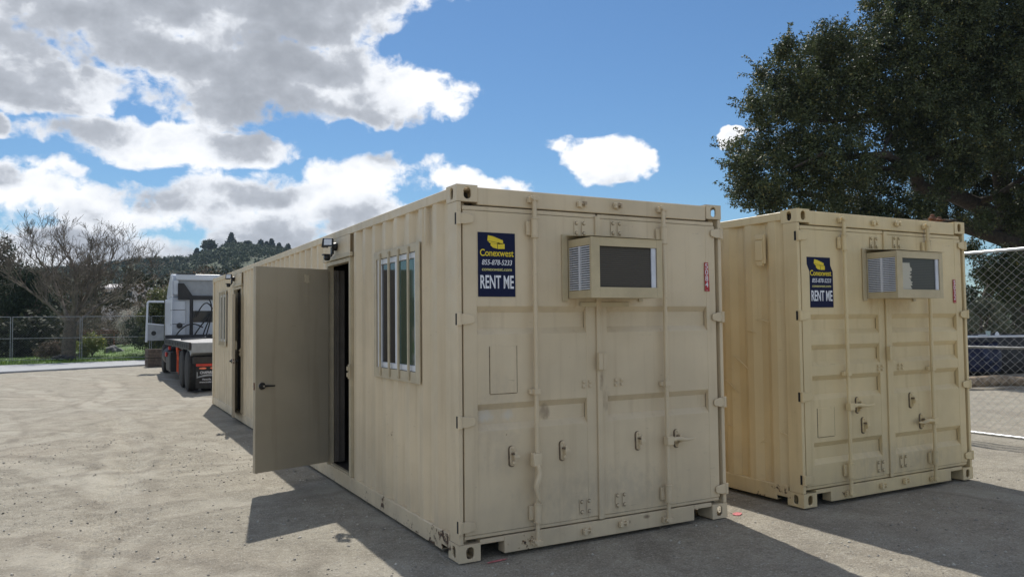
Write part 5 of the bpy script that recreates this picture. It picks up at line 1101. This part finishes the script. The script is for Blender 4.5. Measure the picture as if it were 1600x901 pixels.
m_ = MB(); m_.tube([(-1.1, 3.2, 1.235), (-.2, 5.5, 1.235), (-.1, 6.5, 1.30)], .025, 6); m_.tube([(.3, 4.0, 1.235), (-.1, 6.4, 1.28)], .02, 6); m_.prism([(-.15, 1.215), (.05, 1.215), (-.05, 1.36)], 5.8, 5.9, 'y'); m_.build('winch_cable', M['truck_black'], T)
# open cab door swung out on the left: frame, glass area, lower card, mirror
dr = empty('cab_door', (cx0-.02, cy+2.4, 0)); dr.parent = T; dr.rotation_euler = (0, 0, R(4))
def dprism(poly, y0, y1, nm, m, bv=0): m_ = MB(); m_.prism(poly, y0, y1, 'y'); return m_.build(nm, m, dr, bv)
zt_, zb_, ww = 2.50, 1.10, .62
dprism([(-ww, zb_-.05), (-ww+.075, zb_-.05), (-ww+.095, zt_-.10), (-ww+.12, zt_-.07), (-.02, zt_-.07), (-.02, zt_), (-ww+.10, zt_), (-ww+.04, zt_-.06)], -.03, .03, 'door_frame', M['truck_white'], .008)
dprism([(-ww+.076, zb_), (-.02, zb_), (-.02, 1.62), (-ww+.084, 1.66)], -.02, .02, 'door_card', M['truck_grey'], .004)
dprism([(-ww+.086, 1.661), (-.021, 1.621), (-.021, 1.66), (-ww+.086, 1.72)], -.035, .02, 'window_sill', M['truck_white'], .004)
dprism([(-ww+.088, 1.721), (-.021, 1.661), (-.021, zt_-.071), (-ww+.118, zt_-.071)], -.003, .003, 'window_glass', M['cab_glass'])
dprism([(-.35+.08*math.cos(a), 1.36+.08*math.sin(a)) for a in np.linspace(0, 6.28, 20, endpoint=False)], -.026, -.0205, 'speaker', M['truck_black'])
# crates beyond the truck
for i, (z_, lb) in enumerate(((0, 'lower brown wooden crate standing left of the truck'), (.355, 'upper brown wooden crate stacked left of the truck'))):
    p = gp(250, 572); c_ = empty('wooden_crate', (p.x-.05, p.y, z_), .15, label=lb, cat='crate', group='wooden crates by the truck')
    for k_ in range(3):
        m_ = MB(); m_.box(-.45, .45, -.30, -.275, .01+k_*.113, .115+k_*.113); m_.build('plank', M['crate'], c_, .003); m_ = MB(); m_.box(-.45, -.425, -.274, .30, .01+k_*.113, .115+k_*.113); m_.build('plank', M['crate'], c_, .003)
        m_ = MB(); m_.box(.425, .45, -.274, .30, .01+k_*.113, .115+k_*.113); m_.build('plank', M['crate'], c_, .003); m_ = MB(); m_.box(-.424, .424, .275, .30, .01+k_*.113, .115+k_*.113); m_.build('plank', M['crate'], c_, .003)
    m_ = MB(); m_.box(-.424, .424, -.274, .274, .31, .33); m_.build('lid', M['crate'], c_)


# ------------------------------------------------------------------ haze
hx = max(float(XS[-1]), -float(XS[0]), float(YS[-1]), -float(YS[0]))+20
m_ = MB(); m_.box(-hx, hx, -hx, hx, -9.5, 62); k = Mat('haze_air'); k.N.remove(k.b); pv_ = k.N.new('ShaderNodeVolumePrincipled'); pv_.inputs['Color'].default_value = (.62, .78, 1, 1); pv_.inputs['Density'].default_value = .00022; pv_.inputs['Anisotropy'].default_value = .0
k.L.new(pv_.outputs[0], k.out.inputs['Volume']); tag(m_.build('haze', k.m), 'thin pale haze over the whole yard and hills', kind='stuff')
